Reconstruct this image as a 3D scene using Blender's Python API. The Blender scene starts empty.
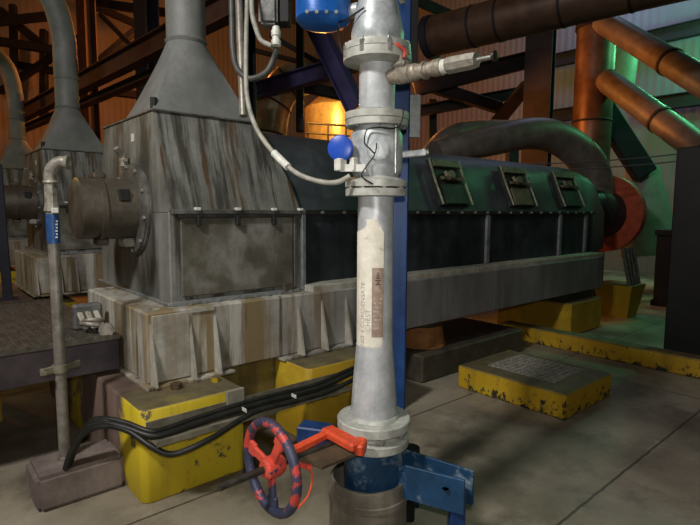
import bpy, bmesh, math, random
import numpy as np
from mathutils import Vector, Matrix
random.seed(7)
C = bpy.context.scene.collection
PI = math.pi

# ------------------------------------------------------------------ camera
FPX, PITCH, YAW, ROLL, EYE = 517.0, math.radians(5.8), math.radians(48.9), math.radians(.3), 1.6
F_ = Vector((math.cos(YAW)*math.cos(PITCH), math.sin(YAW)*math.cos(PITCH), -math.sin(PITCH)))
R_ = Vector((math.sin(YAW), -math.cos(YAW), 0))
U_ = R_.cross(F_)
R_, U_ = R_*math.cos(ROLL)+U_*math.sin(ROLL), U_*math.cos(ROLL)-R_*math.sin(ROLL)
EYEP = Vector((0, 0, EYE))
def ray(x, y): return F_ + R_*((x-350)/FPX) - U_*((y-262.5)/FPX)
def at(x, y, d): return EYEP + ray(x, y)*d
def atz(x, y, z): r = ray(x, y); return EYEP + r*((z-EYE)/r.z)
def aty(x, y, Y): r = ray(x, y); return EYEP + r*(Y/r.y)
def atx(x, y, X): r = ray(x, y); return EYEP + r*(X/r.x)

cam = bpy.data.cameras.new('camera'); camo = bpy.data.objects.new('camera', cam); C.objects.link(camo)
cam.sensor_width = 36; cam.lens = FPX/700*36; cam.clip_start = .02; cam.clip_end = 100
M = Matrix((R_, U_, -F_)).transposed().to_4x4(); M.translation = EYEP
camo.matrix_world = M
bpy.context.scene.camera = camo

# ------------------------------------------------------------------ materials
def lin(c):
    c = c.lstrip('#'); v = [int(c[i:i+2], 16)/255 for i in (0, 2, 4)]
    return tuple((x/12.92 if x <= .04045 else ((x+.055)/1.055)**2.4) for x in v) + (1,)

class Mat:
    def __init__(s, name, rough=.6, metal=0., spec=.4):
        s.m = bpy.data.materials.new(name); s.m.use_nodes = True
        s.nt = s.m.node_tree; s.N = s.nt.nodes; s.L = s.nt.links
        s.b = s.N['Principled BSDF']
        s.b.inputs['Roughness'].default_value = rough; s.b.inputs['Metallic'].default_value = metal
        s.b.inputs['Specular IOR Level'].default_value = spec
        s.co = s.N.new('ShaderNodeTexCoord').outputs['Object']; s.col = None; s.h = None
    def noise(s, scale=4, stretch=(1, 1, 1), detail=6, rough=.6, off=(0, 0, 0), dist=0.):
        mp = s.N.new('ShaderNodeMapping'); mp.inputs['Scale'].default_value = stretch; mp.inputs['Location'].default_value = off
        s.L.new(s.co, mp.inputs['Vector'])
        n = s.N.new('ShaderNodeTexNoise'); n.inputs['Scale'].default_value = scale; n.inputs['Detail'].default_value = detail
        n.inputs['Roughness'].default_value = rough; n.inputs['Distortion'].default_value = dist
        s.L.new(mp.outputs['Vector'], n.inputs['Vector']); return n.outputs['Fac']
    def ramp(s, fac, stops):
        r = s.N.new('ShaderNodeValToRGB'); e = r.color_ramp.elements
        while len(e) < len(stops): e.new(.5)
        for i, (p, c) in enumerate(stops):
            e[i].position = p; e[i].color = lin(c) if isinstance(c, str) else (c, c, c, 1)
        s.L.new(fac, r.inputs['Fac']); return r.outputs['Color']
    def rgb(s, c):
        n = s.N.new('ShaderNodeRGB'); n.outputs[0].default_value = lin(c); return n.outputs[0]
    def mix(s, fac, a, b, mode='MIX'):
        n = s.N.new('ShaderNodeMix'); n.data_type = 'RGBA'; n.blend_type = mode
        for sock, v in ((n.inputs['Factor'], fac), (n.inputs['A'], a), (n.inputs['B'], b)):
            if isinstance(v, (int, float)): sock.default_value = v if sock == n.inputs['Factor'] else (v, v, v, 1)
            elif isinstance(v, str): sock.default_value = lin(v)
            else: s.L.new(v, sock)
        # colour sockets of the Mix node share names: address by index
        return n.outputs['Result']
    def math(s, op, a, b=None):
        n = s.N.new('ShaderNodeMath'); n.operation = op
        for i, v in enumerate((a, b)):
            if v is None: continue
            if isinstance(v, (int, float)): n.inputs[i].default_value = v
            else: s.L.new(v, n.inputs[i])
        return n.outputs[0]
    def sep(s):
        n = s.N.new('ShaderNodeSeparateXYZ'); s.L.new(s.co, n.inputs[0]); return n.outputs
    def bump(s, h, strength=.3, dist=.01):
        n = s.N.new('ShaderNodeBump'); n.inputs['Strength'].default_value = strength; n.inputs['Distance'].default_value = dist
        s.L.new(h, n.inputs['Height']); s.L.new(n.outputs[0], s.b.inputs['Normal'])
    def done(s, col, rough=None):
        s.L.new(col, s.b.inputs['Base Color'])
        if rough is not None: s.L.new(rough, s.b.inputs['Roughness'])
        return s.m

# fix: Mix node in RGBA mode needs the colour sockets (index 6, 7, result 2)
def _mix(s, fac, a, b, mode='MIX'):
    n = s.N.new('ShaderNodeMix'); n.data_type = 'RGBA'; n.blend_type = mode
    for k, v in ((0, fac), (6, a), (7, b)):
        sock = n.inputs[k]
        if isinstance(v, (int, float)): sock.default_value = v if k == 0 else (v, v, v, 1)
        elif isinstance(v, str): sock.default_value = lin(v)
        else: s.L.new(v, sock)
    return n.outputs[2]
Mat.mix = _mix

def worn(name, base, dark, third=None, scale=5, rough=.6, metal=0., streak=None, streak_amt=.6, streak_scale=9, chips=None, chip_lo=.6, chip_w=.04, chip_scale=12, bump=.15, spec=.4, grime=True):
    m = Mat(name, rough, metal, spec)
    n = m.noise(scale)
    st = [(.3, dark), (.55, base)] + ([(.75, third)] if third else [])
    c = m.ramp(n, st)
    if streak:
        s1 = m.noise(streak_scale, (1, 1, .09), 5, .65, (3.1, 1.7, .3), .4)
        f = m.ramp(s1, [(.45, 0.), (.68, 1.)])
        f2 = m.math('MULTIPLY', f, streak_amt)
        c = m.mix(f2, c, streak)
    if chips:
        k = m.noise(chip_scale, (1, 1, 1), 8, .68, (7, 2, 5))
        c = m.mix(m.ramp(k, [(chip_lo, 0.), (chip_lo+chip_w, 1.)]), c, chips)
    if grime:
        g = m.noise(45, (1, 1, 1), 4, .7)
        c = m.mix(.35, c, m.ramp(g, [(.3, .55), (.7, 1.)]), 'MULTIPLY')
    m.bump(m.noise(28, (1, 1, 1), 6, .7), bump, .006)
    return m.done(c)

MT = {}
MT['pipe'] = worn('pipe_silver', '#c3c6c8', '#9ea4a7', '#d3d5d5', 9, .42, .15, '#92999e', .5, 14, bump=.08)
MT['flange'] = worn('flange_cast', '#b4b6ae', '#8b8d86', '#c6c7c0', 14, .5, .1, bump=.3)
MT['valve'] = worn('valve_cast', '#b3b9bb', '#868e91', '#c8cdcf', 11, .4, .2, bump=.25)
MT['brass'] = worn('fitting_weathered', '#a39a8b', '#6b6255', '#c3bfb4', 30, .45, .45, bump=.4)
MT['bolt'] = worn('bolt_zinc', '#a8aaa6', '#6e706c', None, 30, .4, .6, bump=.1)
MT['rustbolt'] = worn('bolt_rusty', '#5d4a38', '#3a2f27', None, 40, .8, .2)
MT['white'] = worn('white_paint', '#e6e2d4', '#d4cfc0', '#efece2', 12, .6, 0, '#bdb6a4', .3, 20, chips='#a7a79f', chip_lo=.66)
MT['whitelabel'] = worn('white_label', '#d9dad2', '#b9bab2', None, 20, .5)
MT['tag'] = worn('tag_plate', '#a28f80', '#8d7a6d', '#b39f90', 40, .5, .2)
MT['ink'] = worn('ink', '#4d4a48', '#39383a', None, 20, .8)
MT['fadedink'] = worn('faded_ink', '#a39d90', '#cfc9ba', '#857f75', 60, .8)
MT['blue'] = worn('blue_paint', '#1d3f74', '#16305a', '#2b538a', 7, .45, .1, '#0f2446', .6, 12, chips='#7b8a99', chip_lo=.69, bump=.1)
MT['bluebracket'] = worn('blue_bracket_paint', '#1e4569', '#17344f', '#2c5877', 6, .5, .1, chips='#8fa3ad', chip_lo=.54, chip_w=.16, chip_scale=7)
MT['bluecap'] = worn('blue_plastic', '#2450b8', '#1e46a6', None, 9, .35)
MT['bluehousing'] = worn('blue_enamel', '#1a5fb4', '#144c94', '#2a74c4', 7, .35, .1, chips='#8aa7bf', chip_lo=.7)
MT['purplesteel'] = worn('bluish_steel', '#39345e', '#2a2748', '#4a3a58', 4, .6, .1)
MT['pot'] = worn('pot_steel', '#7c766b', '#5c574f', '#948d80', 7, .55, .25, '#57503f', .6, 12, chips='#4a453c', chip_lo=.64)
MT['wheelblue'] = worn('handwheel_blue_red', '#3b3f58', '#2d3148', '#4b4c62', 8, .5, .1, chips='#c2483f', chip_lo=.53, chip_w=.03, chip_scale=9)
MT['wheelred'] = worn('handwheel_red', '#d04c3c', '#a93c34', '#da5d48', 12, .5, .0, chips='#3c3f56', chip_lo=.6, chip_w=.03, chip_scale=14)
MT['orange'] = worn('yoke_orange', '#e0542f', '#b6432b', '#ec6a45', 10, .5, 0, chips='#5c3a30', chip_lo=.68)
MT['darkplate'] = worn('oily_plate', '#5a4f3f', '#40382e', '#6b5d49', 8, .45, .2)
MT['stem'] = worn('stem_steel', '#4a4740', '#33312d', '#615c50', 20, .4, .6)
MT['black'] = worn('cable_black', '#22221f', '#171716', '#2d2c29', 12, .45)
MT['greycable'] = worn('cable_grey', '#9c9a90', '#7b7a72', None, 20, .5)
MT['darkcable'] = worn('cable_dark_grey', '#4d4e4c', '#3a3b3a', None, 20, .5)
MT['tray'] = worn('tray_galvanised', '#85806f', '#5d594d', '#9a9483', 9, .55, .3)
MT['conduit'] = worn('conduit_galvanised', '#8f8a82', '#6b675f', '#a09b92', 16, .45, .4, '#5d574c', .4, 20)
MT['castfit'] = worn('fitting_cast', '#9a958a', '#6d685f', '#b6b2a6', 28, .5, .35, bump=.4)
MT['bluetag'] = worn('blue_tag', '#2a4f86', '#223f6c', None, 20, .4)
MT['housing'] = None
MT['dark_body'] = worn('machine_dark_steel', '#3c4248', '#272c32', '#565d64', 3.2, .45, .45, '#22262b', .6, 9, chips='#8a9298', chip_lo=.72, chip_w=.1, chip_scale=5, bump=.12)
MT['dark_slope'] = worn('machine_dark_cover', '#474c52', '#33383e', '#5b6067', 2.5, .5, .3, '#2c3034', .5, 8, bump=.1)
MT['seam'] = worn('seam_strip', '#8d9192', '#6a6e70', None, 15, .5, .4)
MT['rail'] = worn('hatch_rail', '#8f8a78', '#5f5b4e', None, 20, .5, .3)
MT['hatchdark'] = worn('hatch_dark', '#2d2d2a', '#1d1e1d', '#4a473c', 9, .6, .2)
MT['hatchplate'] = worn('hatch_plate', '#6d6855', '#4c4839', None, 12, .6, .2)
MT['hood'] = worn('hood_grey_green', '#7b7d7a', '#686a67', '#8b8d8a', 4, .6, .1, '#666a68', .4, 7, chips='#5f9079', chip_lo=.66, chip_w=.03, chip_scale=3.2, bump=.08)
MT['shaft'] = worn('shaft_housing_steel', '#6b6459', '#4b463e', '#857d70', 5, .4, .5, '#544a3c', .5, 10, bump=.1)
MT['ringdark'] = worn('flange_ring_steel', '#6c6a66', '#4a4845', '#8c8a86', 10, .5, .4)
MT['redring'] = worn('red_oxide_ring', '#b04a2c', '#843620', '#bf5a3a', 6, .5, .1)
MT['steel'] = worn('structural_steel', '#211c1f', '#171417', '#2b2324', 4, .7, .1)
MT['steelblue'] = worn('structural_steel_bluish', '#1d1f2b', '#14161f', '#272935', 4, .7, .1)
MT['steelbrown'] = worn('structural_steel_brown', '#4a2f26', '#35221c', '#5c3c2c', 4, .7, .1)
MT['brownpipe'] = worn('insulated_pipe_brown', '#5b4638', '#46362d', '#6a5444', 5, .45, .3, bump=.1)
MT['greypipe'] = worn('insulated_pipe_grey', '#6f6a64', '#57534e', '#827c75', 5, .5, .2)
MT['foil'] = worn('foil_cladding', '#a39676', '#8a7d60', '#b8aa88', 6, .35, .4)
MT['darkbox'] = worn('dark_enclosure', '#121214', '#0c0c0e', '#1b1b1d', 5, .5, .1)
MT['greybox'] = worn('grey_enclosure', '#70706e', '#4c4c4b', '#8d8d8b', 18, .5, .3, bump=.4)
MT['wood'] = worn('ochre_block', '#a7713d', '#7f5530', '#bb8550', 8, .7, 0, bump=.2)
MT['puckdark'] = worn('slab_oily', '#4b463a', '#34312a', '#5c5646', 6, .6, 0, bump=.3)
MT['palegrate'] = worn('pale_tread', '#8f8c80', '#605e54', '#b3b0a3', 40, .7)
MT['greenpanel'] = worn('pale_duct_sheet', '#8a938c', '#737c75', None, 3, .6, .1)

def housing_mat():
    m = Mat('housing_weathered_steel', .55, .25)
    c = m.ramp(m.noise(2.2), [(.3, '#5b5c59'), (.48, '#777873'), (.65, '#8f908b')])
    f = m.ramp(m.noise(13, (1, .3, .06), 5, .65, (3.1, 1.7, .3), .1), [(.47, 0.), (.6, .9)])
    c = m.mix(f, c, '#3d3a33')
    f = m.ramp(m.noise(11, (1, .3, .05), 5, .6, (9.1, 4.7, 2.3), .1), [(.54, 0.), (.68, .85)])
    c = m.mix(f, c, '#9b9c97')
    f = m.ramp(m.noise(10, (1, .3, .05), 5, .6, (1.1, 8.7, 5.3), .1), [(.57, 0.), (.64, .9)])
    c = m.mix(f, c, '#5b4228')
    c = m.mix(.3, c, m.ramp(m.noise(50), [(.3, .5), (.7, 1.)]), 'MULTIPLY')
    m.bump(m.noise(20, (1, 1, .4)), .12, .006)
    return m.done(c)
MT['housing'] = housing_mat()
def door_mat():
    m = Mat('access_door_steel', .5, .3)
    c = m.ramp(m.noise(2.6, off=(2, 4, 1)), [(.34, '#4b483f'), (.5, '#68655a'), (.62, '#8f8f88')])
    f = m.ramp(m.noise(3.1, (1, 1, .5), 6, .6, (4, 1, 7)), [(.55, 0.), (.7, .5)])
    c = m.mix(f, c, '#4a3c26')
    f = m.ramp(m.noise(9, (1, 1, .1), 5, .6, (5, 5, 5)), [(.6, 0.), (.72, .8)])
    c = m.mix(f, c, '#a3a5a1')
    m.bump(m.noise(24), .1, .006)
    return m.done(c)
MT['door'] = door_mat()
def base_mat():
    m = Mat('base_beam_stained_paint', .65, .05)
    c = m.ramp(m.noise(2.0, off=(1, 1, 1)), [(.32, '#6b6352'), (.48, '#97938a'), (.64, '#b3b1aa')])
    f = m.ramp(m.noise(5, (1, 1, .08), 5, .65, (2, 6, 1), .1), [(.46, 0.), (.58, .85)])
    c = m.mix(f, c, '#7d6b47')
    f = m.ramp(m.noise(6, (1, 1, .07), 5, .65, (8, 2, 4), .1), [(.56, 0.), (.62, .9)])
    c = m.mix(f, c, '#4b3a28')
    f = m.ramp(m.noise(6.5, (1, 1, .1), 5, .65, (0, 9, 4), .1), [(.55, 0.), (.63, .85)])
    c = m.mix(f, c, '#bdbab0')
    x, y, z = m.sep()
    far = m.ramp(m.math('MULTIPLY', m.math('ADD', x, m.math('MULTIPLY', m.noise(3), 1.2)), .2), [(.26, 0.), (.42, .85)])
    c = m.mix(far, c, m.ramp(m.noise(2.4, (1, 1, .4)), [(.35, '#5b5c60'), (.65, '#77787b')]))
    m.bump(m.noise(24), .15, .006)
    return m.done(c)
MT['base'] = base_mat()
MT['basewhite'] = worn('gusset_pale_paint', '#b0aea4', '#8d8b80', '#c6c4bb', 6, .6, 0, '#83704e', .6, 12)
def yellow_mat(name, yel='#b09a1e', dark='#55503c', lo=.6, w=.03, scale=6, topdirt=True, brown=None, dirt='#50483a', low=0):
    m = Mat(name, .6)
    c = m.ramp(m.noise(2.5), [(.3, yel), (.5, yel), (.72, '#c2ab26')])
    f = m.ramp(m.noise(7, (1, 1, .1), 5, .65, (2, 6, 1)), [(.52, 0.), (.75, .55)])
    c = m.mix(f, c, '#6b5f2a')
    cn = m.noise(scale, (1, 1, .8), 9, .75, (6, 1, 2))
    if low:
        cn = m.math('ADD', cn, m.math('MULTIPLY', m.math('SUBTRACT', low, m.sep()[2]), .75))
    c = m.mix(m.ramp(cn, [(lo, 0.), (lo+w, 1.)]), c, dark)
    if topdirt:   # settled dirt lies on upward faces
        g = m.N.new('ShaderNodeNewGeometry'); sp = m.N.new('ShaderNodeSeparateXYZ'); m.L.new(g.outputs['Normal'], sp.inputs[0])
        up = m.ramp(sp.outputs['Z'], [(.55, 0.), (.8, 1.)])
        k = m.math('MULTIPLY', up, m.ramp(m.noise(5, off=(3, 3, 3)), [(.25, .75), (.5, 1.)]))
        c = m.mix(k, c, m.ramp(m.noise(9), [(.35, dirt), (.65, '#6a6144')]))
    if brown:
        x, y, z = m.sep()
        k = m.ramp(m.math('MULTIPLY', m.math('ADD', y, m.math('ADD', m.math('MULTIPLY', m.noise(4), .6), 1.2)), .4), brown[1])
        c = m.mix(k, c, m.ramp(m.noise(3, (1, 1, .2)), [(.3, '#4f4038'), (.6, '#7b675c'), (.7, '#8d7a6c')]))
    m.bump(m.noise(22, (1, 1, 1), 8, .7), .3, .008)
    return m.done(c)
MT['yellow'] = yellow_mat('pedestal_yellow_paint', '#c2ab22', lo=.575, brown=(1, [(.24, 0.), (.28, 1.), (.60, 1.), (.64, 0.), (.72, 0.), (.76, 1.)]))
MT['yellowblock'] = yellow_mat('block_yellow_paint', '#bd981a', '#332e22', .55, .03, 16, True, dirt='#55513a', low=.10)
MT['yellowfar'] = yellow_mat('far_yellow_paint', '#a5861c', '#4a4430', .66, .04, 7, True)
MT['yellowcurb'] = yellow_mat('curb_yellow_paint', '#b08a16', '#2f2a1f', .55, .03, 15, True, dirt='#423d2e', low=.09)
MT['concrete'] = worn('kerb_concrete', '#7c706a', '#584e49', '#93877f', 4, .8, 0, '#4e433d', .5, 8, bump=.4)
MT['rawconcrete'] = worn('raw_concrete', '#8b8677', '#6d6859', '#a09a8b', 9, .85, 0, bump=.4)
MT['brownwall'] = worn('stained_ochre_concrete', '#7a6a35', '#5a4b2a', '#8b7b40', 4, .7, 0, '#3f3422', .7, 8, chips='#8a8273', chip_lo=.66)

def floor_mat():
    m = Mat('floor_concrete', .55, 0, .35)
    c = m.ramp(m.noise(.55, detail=8), [(.34, '#5f5749'), (.5, '#8b8372'), (.64, '#aaa290')])
    f = m.ramp(m.noise(1.7, (1, 1, 1), 9, .65, (4, 4, 0)), [(.5, 0.), (.66, .7)])
    c = m.mix(f, c, '#463d31')
    f = m.ramp(m.noise(2.6, (1, 1, 1), 9, .7, (9, 1, 0)), [(.58, 0.), (.7, .5)])
    c = m.mix(f, c, '#a79e8c')
    x, y, z = m.sep()
    k = None
    wob = m.math('MULTIPLY', m.math('SUBTRACT', m.noise(9, detail=3), .5), .02)
    for ax, v in ((y, 2.61), (y, 1.18), (x, 5.1), (y, 5.2), (x, -.6)):
        d = m.math('ABSOLUTE', m.math('SUBTRACT', m.math('ADD', ax, wob), v))
        t = m.math('LESS_THAN', d, .008)
        k = t if k is None else m.math('MAXIMUM', k, t)
    c = m.mix(m.math('MULTIPLY', k, .75), c, '#2c2620')
    c = m.mix(.35, c, m.ramp(m.noise(60), [(.3, .55), (.7, 1.)]), 'MULTIPLY')
    m.bump(m.noise(30, detail=8), .25, .006)
    r = m.ramp(m.noise(1.1, off=(2, 2, 0)), [(.35, .35), (.65, .75)])
    return m.done(c, r)
MT['floor'] = floor_mat()
def cladding(name, a, b, axis):
    m = Mat(name, .6, .1)
    w = m.N.new('ShaderNodeTexWave'); w.wave_type = 'BANDS'; w.bands_direction = axis; w.inputs['Scale'].default_value = 1.6
    m.L.new(m.co, w.inputs['Vector'])
    c = m.mix(m.noise(.8), a, b)
    m.bump(w.outputs['Fac'], .35, .04)
    return m.done(c)
MT['cladx'] = cladding('cladding_back', '#6f625b', '#85766d', 'X')
MT['clady'] = cladding('cladding_right', '#666b7b', '#787d8e', 'Y')
MT['roof'] = cladding('roof_deck', '#5d5752', '#4b4642', 'Y')
def grating_mat():
    return worn('grating_steel', '#5c574d', '#413d36', '#736d60', 20, .55, .3)
MT['grating'] = grating_mat()
MT['platedark'] = worn('platform_side_dark', '#3b3437', '#2b2629', '#4a4043', 6, .7, .05)

# ------------------------------------------------------------------ mesh builder
class MB:
    def __init__(s): s.bm = bmesh.new()
    def _bev(s, geom_verts, w, seg=1):
        if w <= 0: return
        es = list({e for v in geom_verts for e in v.link_edges})
        bmesh.ops.bevel(s.bm, geom=es, offset=w, segments=seg, affect='EDGES', clamp_overlap=True)
    def box(s, lo, hi, bev=0., rot=None, seg=1):
        lo, hi = Vector(lo), Vector(hi); c = (lo+hi)/2; d = hi-lo
        mtx = Matrix.Translation(c) @ (rot.to_4x4() if rot else Matrix()) @ Matrix.Diagonal((abs(d.x), abs(d.y), abs(d.z), 1))
        r = bmesh.ops.create_cube(s.bm, size=1, matrix=mtx); s._bev(r['verts'], bev, seg); return s
    def bar(s, p, q, w, h, up=(0, 0, 1), bev=0.):
        """rectangular bar from p to q, w across, h along up"""
        p, q, up = Vector(p), Vector(q), Vector(up); d = (q-p); L = d.length; d.normalize()
        a = d.cross(up)
        if a.length < 1e-4: a = d.cross(Vector((1, 0, 0)))
        a.normalize(); b = a.cross(d)
        m = Matrix((a, d, b)).transposed().to_4x4() @ Matrix.Diagonal((w, L, h, 1)); m.translation = (p+q)/2
        r = bmesh.ops.create_cube(s.bm, size=1, matrix=m); s._bev(r['verts'], bev); return s
    def ibeam(s, p, q, w, h, t=.02, up=(0, 0, 1)):
        p, q = Vector(p), Vector(q); d = (q-p).normalized(); upv = Vector(up)
        a = d.cross(upv)
        if a.length < 1e-4: a = d.cross(Vector((1, 0, 0)))
        a.normalize(); b = a.cross(d)
        s.bar(p+b*(h/2-t/2), q+b*(h/2-t/2), w, t, up); s.bar(p-b*(h/2-t/2), q-b*(h/2-t/2), w, t, up)
        s.bar(p, q, t, h-2*t, up); return s
    def cyl(s, p, q, r, r2=None, seg=24, cap=True):
        p, q = Vector(p), Vector(q); d = q-p; L = d.length
        m = Vector((0, 0, 1)).rotation_difference(d.normalized()).to_matrix().to_4x4(); m.translation = (p+q)/2
        bmesh.ops.create_cone(s.bm, cap_ends=cap, segments=seg, radius1=r, radius2=r if r2 is None else r2, depth=L, matrix=m); return s
    def lathe(s, p, axis, prof, seg=32, cap=True):
        """prof: list of (t along axis, radius)"""
        p, ax = Vector(p), Vector(axis).normalized()
        a = ax.cross(Vector((0, 0, 1)))
        if a.length < 1e-3: a = Vector((1, 0, 0))
        a.normalize(); b = ax.cross(a)
        rings = []
        for t, r in prof:
            rings.append([s.bm.verts.new(p+ax*t+(a*math.cos(2*PI*i/seg)+b*math.sin(2*PI*i/seg))*r) for i in range(seg)])
        for u, v in zip(rings, rings[1:]):
            for i in range(seg): s.bm.faces.new((u[i], u[(i+1) % seg], v[(i+1) % seg], v[i]))
        if cap:
            s.bm.faces.new(list(reversed(rings[0]))); s.bm.faces.new(rings[-1])
        return s
    def tube(s, pts, r, seg=10, smooth=6):
        pts = [Vector(p) for p in pts]
        if smooth and len(pts) > 2: pts = catmull(pts, smooth)
        rings = []; prev = None
        for i, p in enumerate(pts):
            d = (pts[min(i+1, len(pts)-1)]-pts[max(i-1, 0)]).normalized()
            if prev is None:
                a = d.cross(Vector((0, 0, 1)))
                if a.length < .05: a = d.cross(Vector((1, 0, 0)))
            else: a = prev-d*prev.dot(d)
            a.normalize(); prev = a; b = d.cross(a)
            rr = r(i/(len(pts)-1)) if callable(r) else r
            rings.append([s.bm.verts.new(p+(a*math.cos(2*PI*k/seg)+b*math.sin(2*PI*k/seg))*rr) for k in range(seg)])
        for u, v in zip(rings, rings[1:]):
            for k in range(seg): s.bm.faces.new((u[k], u[(k+1) % seg], v[(k+1) % seg], v[k]))
        s.bm.faces.new(list(reversed(rings[0]))); s.bm.faces.new(rings[-1]); return s
    def prism(s, poly, vec, bev=0.):
        vec = Vector(vec); a = [s.bm.verts.new(Vector(p)) for p in poly]; b = [s.bm.verts.new(Vector(p)+vec) for p in poly]
        n = len(poly)
        s.bm.faces.new(a); s.bm.faces.new(list(reversed(b)))
        for i in range(n): s.bm.faces.new((a[i], b[i], b[(i+1) % n], a[(i+1) % n]))
        s._bev(a+b, bev); return s
    def loft(s, rings, cap=True):
        R = [[s.bm.verts.new(Vector(p)) for p in ring] for ring in rings]; n = len(R[0])
        for u, v in zip(R, R[1:]):
            for i in range(n): s.bm.faces.new((u[i], u[(i+1) % n], v[(i+1) % n], v[i]))
        if cap: s.bm.faces.new(list(reversed(R[0]))); s.bm.faces.new(R[-1])
        return s
    def torus(s, c, axis, R, r, seg=48, sub=12, arc=None):
        c, ax = Vector(c), Vector(axis).normalized(); a = ax.orthogonal().normalized(); b = ax.cross(a)
        rings = []
        for i in range(seg):
            t = 2*PI*i/seg; d = a*math.cos(t)+b*math.sin(t)
            rings.append([s.bm.verts.new(c+d*(R+r*math.cos(2*PI*k/sub))+ax*r*math.sin(2*PI*k/sub)) for k in range(sub)])
        for i in range(seg):
            u, v = rings[i], rings[(i+1) % seg]
            for k in range(sub): s.bm.faces.new((u[k], u[(k+1) % sub], v[(k+1) % sub], v[k]))
        return s
    def build(s, name, mat, parent=None, origin=None, angle=35):
        bmesh.ops.recalc_face_normals(s.bm, faces=s.bm.faces)
        if parent is not None: off = ROOT[parent.name]
        elif origin is not None: off = Vector(origin)
        else:
            vs = [v.co for v in s.bm.verts]
            off = Vector(((min(v.x for v in vs)+max(v.x for v in vs))/2, (min(v.y for v in vs)+max(v.y for v in vs))/2, min(v.z for v in vs)))
        for v in s.bm.verts: v.co -= off
        me = bpy.data.meshes.new(name); s.bm.to_mesh(me); s.bm.free()
        me.shade_smooth(); me.set_sharp_from_angle(angle=math.radians(angle))
        me.materials.append(MT[mat] if isinstance(mat, str) else mat)
        o = bpy.data.objects.new(name, me); C.objects.link(o)
        if parent is not None: o.parent = parent; ROOT[o.name] = off
        else: o.location = off; ROOT[o.name] = off
        return o
ROOT = {}
def catmull(P, n):
    out = []; Q = [P[0]*2-P[1]]+P+[P[-1]*2-P[-2]]
    for i in range(1, len(Q)-2):
        a, b, c, d = Q[i-1], Q[i], Q[i+1], Q[i+2]
        for k in range(n):
            t = k/n
            out.append(.5*((2*b)+(c-a)*t+(2*a-5*b+4*c-d)*t*t+(3*b-a-3*c+d)*t**3))
    out.append(P[-1]); return out
def tag(o, label, cat, group=None, kind=None):
    o['label'] = label; o['category'] = cat
    if group: o['group'] = group
    if kind: o['kind'] = kind
    return o
def thing(name, loc, label, cat, group=None):
    o = bpy.data.objects.new(name, None); o.empty_display_size = .1; C.objects.link(o); o.location = loc; ROOT[o.name] = Vector(loc)
    return tag(o, label, cat, group)
def struct(o): o['kind'] = 'structure'; return o
def dup(root, delta, label, skip=()):
    r = root.copy(); C.objects.link(r); r.location = root.location+Vector(delta); r['label'] = label
    for ch in list(root.children):
        if ch.name.split('.')[0] in skip: continue
        c = ch.copy(); C.objects.link(c); c.parent = r
        for g in list(ch.children):
            d = g.copy(); C.objects.link(d); d.parent = c
    return r
def linkcopy(o, parent, loc, rot=None):
    """another object sharing o's mesh, placed at loc inside parent"""
    c = o.copy(); C.objects.link(c); c.parent = parent; c.location = loc
    if rot: c.rotation_euler = rot
    return c
def child(name, mesh_o, parent, world, rot=None):
    c = bpy.data.objects.new(name, mesh_o); C.objects.link(c); c.parent = parent
    c.location = Vector(world)-ROOT[parent.name]
    if rot is not None: c.rotation_euler = rot
    return c
def proto_mesh(mb, mat, name):
    bmesh.ops.recalc_face_normals(mb.bm, faces=mb.bm.faces)
    me = bpy.data.meshes.new(name); mb.bm.to_mesh(me); mb.bm.free(); me.shade_smooth(); me.set_sharp_from_angle(angle=math.radians(35))
    me.materials.append(MT[mat]); return me
def text_mesh(txt, size, mat, extr=.0006):
    cu = bpy.data.curves.new('lettering', 'FONT'); cu.body = txt; cu.size = size; cu.extrude = extr; cu.align_x = 'LEFT'
    o = bpy.data.objects.new('lettering', cu); C.objects.link(o)
    dg = bpy.context.evaluated_depsgraph_get(); me = bpy.data.meshes.new_from_object(o.evaluated_get(dg))
    bpy.data.objects.remove(o); me.materials.clear(); me.materials.append(MT[mat]); return me

# ================================================================== SETTING
struct(MB().box((-6, -5, -.2), (16, 20, 0)).build('floor', 'floor', origin=(0, 0, 0)))
struct(MB().box((-6, 19, 0), (16, 19.3, 9.5)).build('wall_back', 'cladx', origin=(0, 19, 0)))
struct(MB().box((14.5, -5, 0), (14.8, 19, 9.5)).build('wall_right', 'clady', origin=(14.5, 0, 0)))
struct(MB().box((-6.3, -5, 0), (-6, 19.3, 9.5)).build('wall_left', 'clady', origin=(-6, 0, 0)))
struct(MB().box((-6.3, -5.3, 0), (16, -5, 9.5)).build('wall_front', 'cladx', origin=(0, -5, 0)))
struct(MB().box((-6.3, -5.3, 9.5), (16, 19.3, 9.8)).build('ceiling', 'roof', origin=(0, 0, 9.5)))

# ================================================================== MACHINE
ZP, ZB, ZF, ZT = .525, .985, 1.58, 2.23          # pedestal top, body bottom, flange, roof
X0, X1, XE = 1.28, 2.31, 7.35
YF, YC = 3.2, 3.93; YBk = 2*YC-YF
mac = thing('dryer_machine', (X0, YC, ZP), 'long weathered grey steel machine nearest the camera, with dark hatched body', 'machine', 'parallel steel machines')
# base beam
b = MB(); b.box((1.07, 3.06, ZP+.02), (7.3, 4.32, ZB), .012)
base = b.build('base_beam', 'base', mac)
MB().box((1.04, 3.0, ZP), (1.62, 4.36, ZP+.022), .004).build('foot_plate', 'base', mac)
MB().box((2.0, 3.0, ZP), (2.95, 4.36, ZP+.022), .004).build('foot_plate', 'base', mac)
gx = [1.085, 1.33, 1.50, 2.16, 2.38, 2.62, 2.8]
for i, x in enumerate(gx):
    MB().prism([(x, 3.062, ZB-.06), (x, 2.98, ZP+.02), (x, 3.062, ZP+.02)], (.016, 0, 0)).build('gusset', 'basewhite', mac)
MB().box((1.10, 3.045, ZP+.03), (1.33, 3.06, ZB-.02), .003).build('stiffener_plate', 'basewhite', mac)
MB().box((1.345, 3.05, ZB-.03), (1.50, 3.061, ZB)).build('stiffener_plate', 'basewhite', mac)
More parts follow.
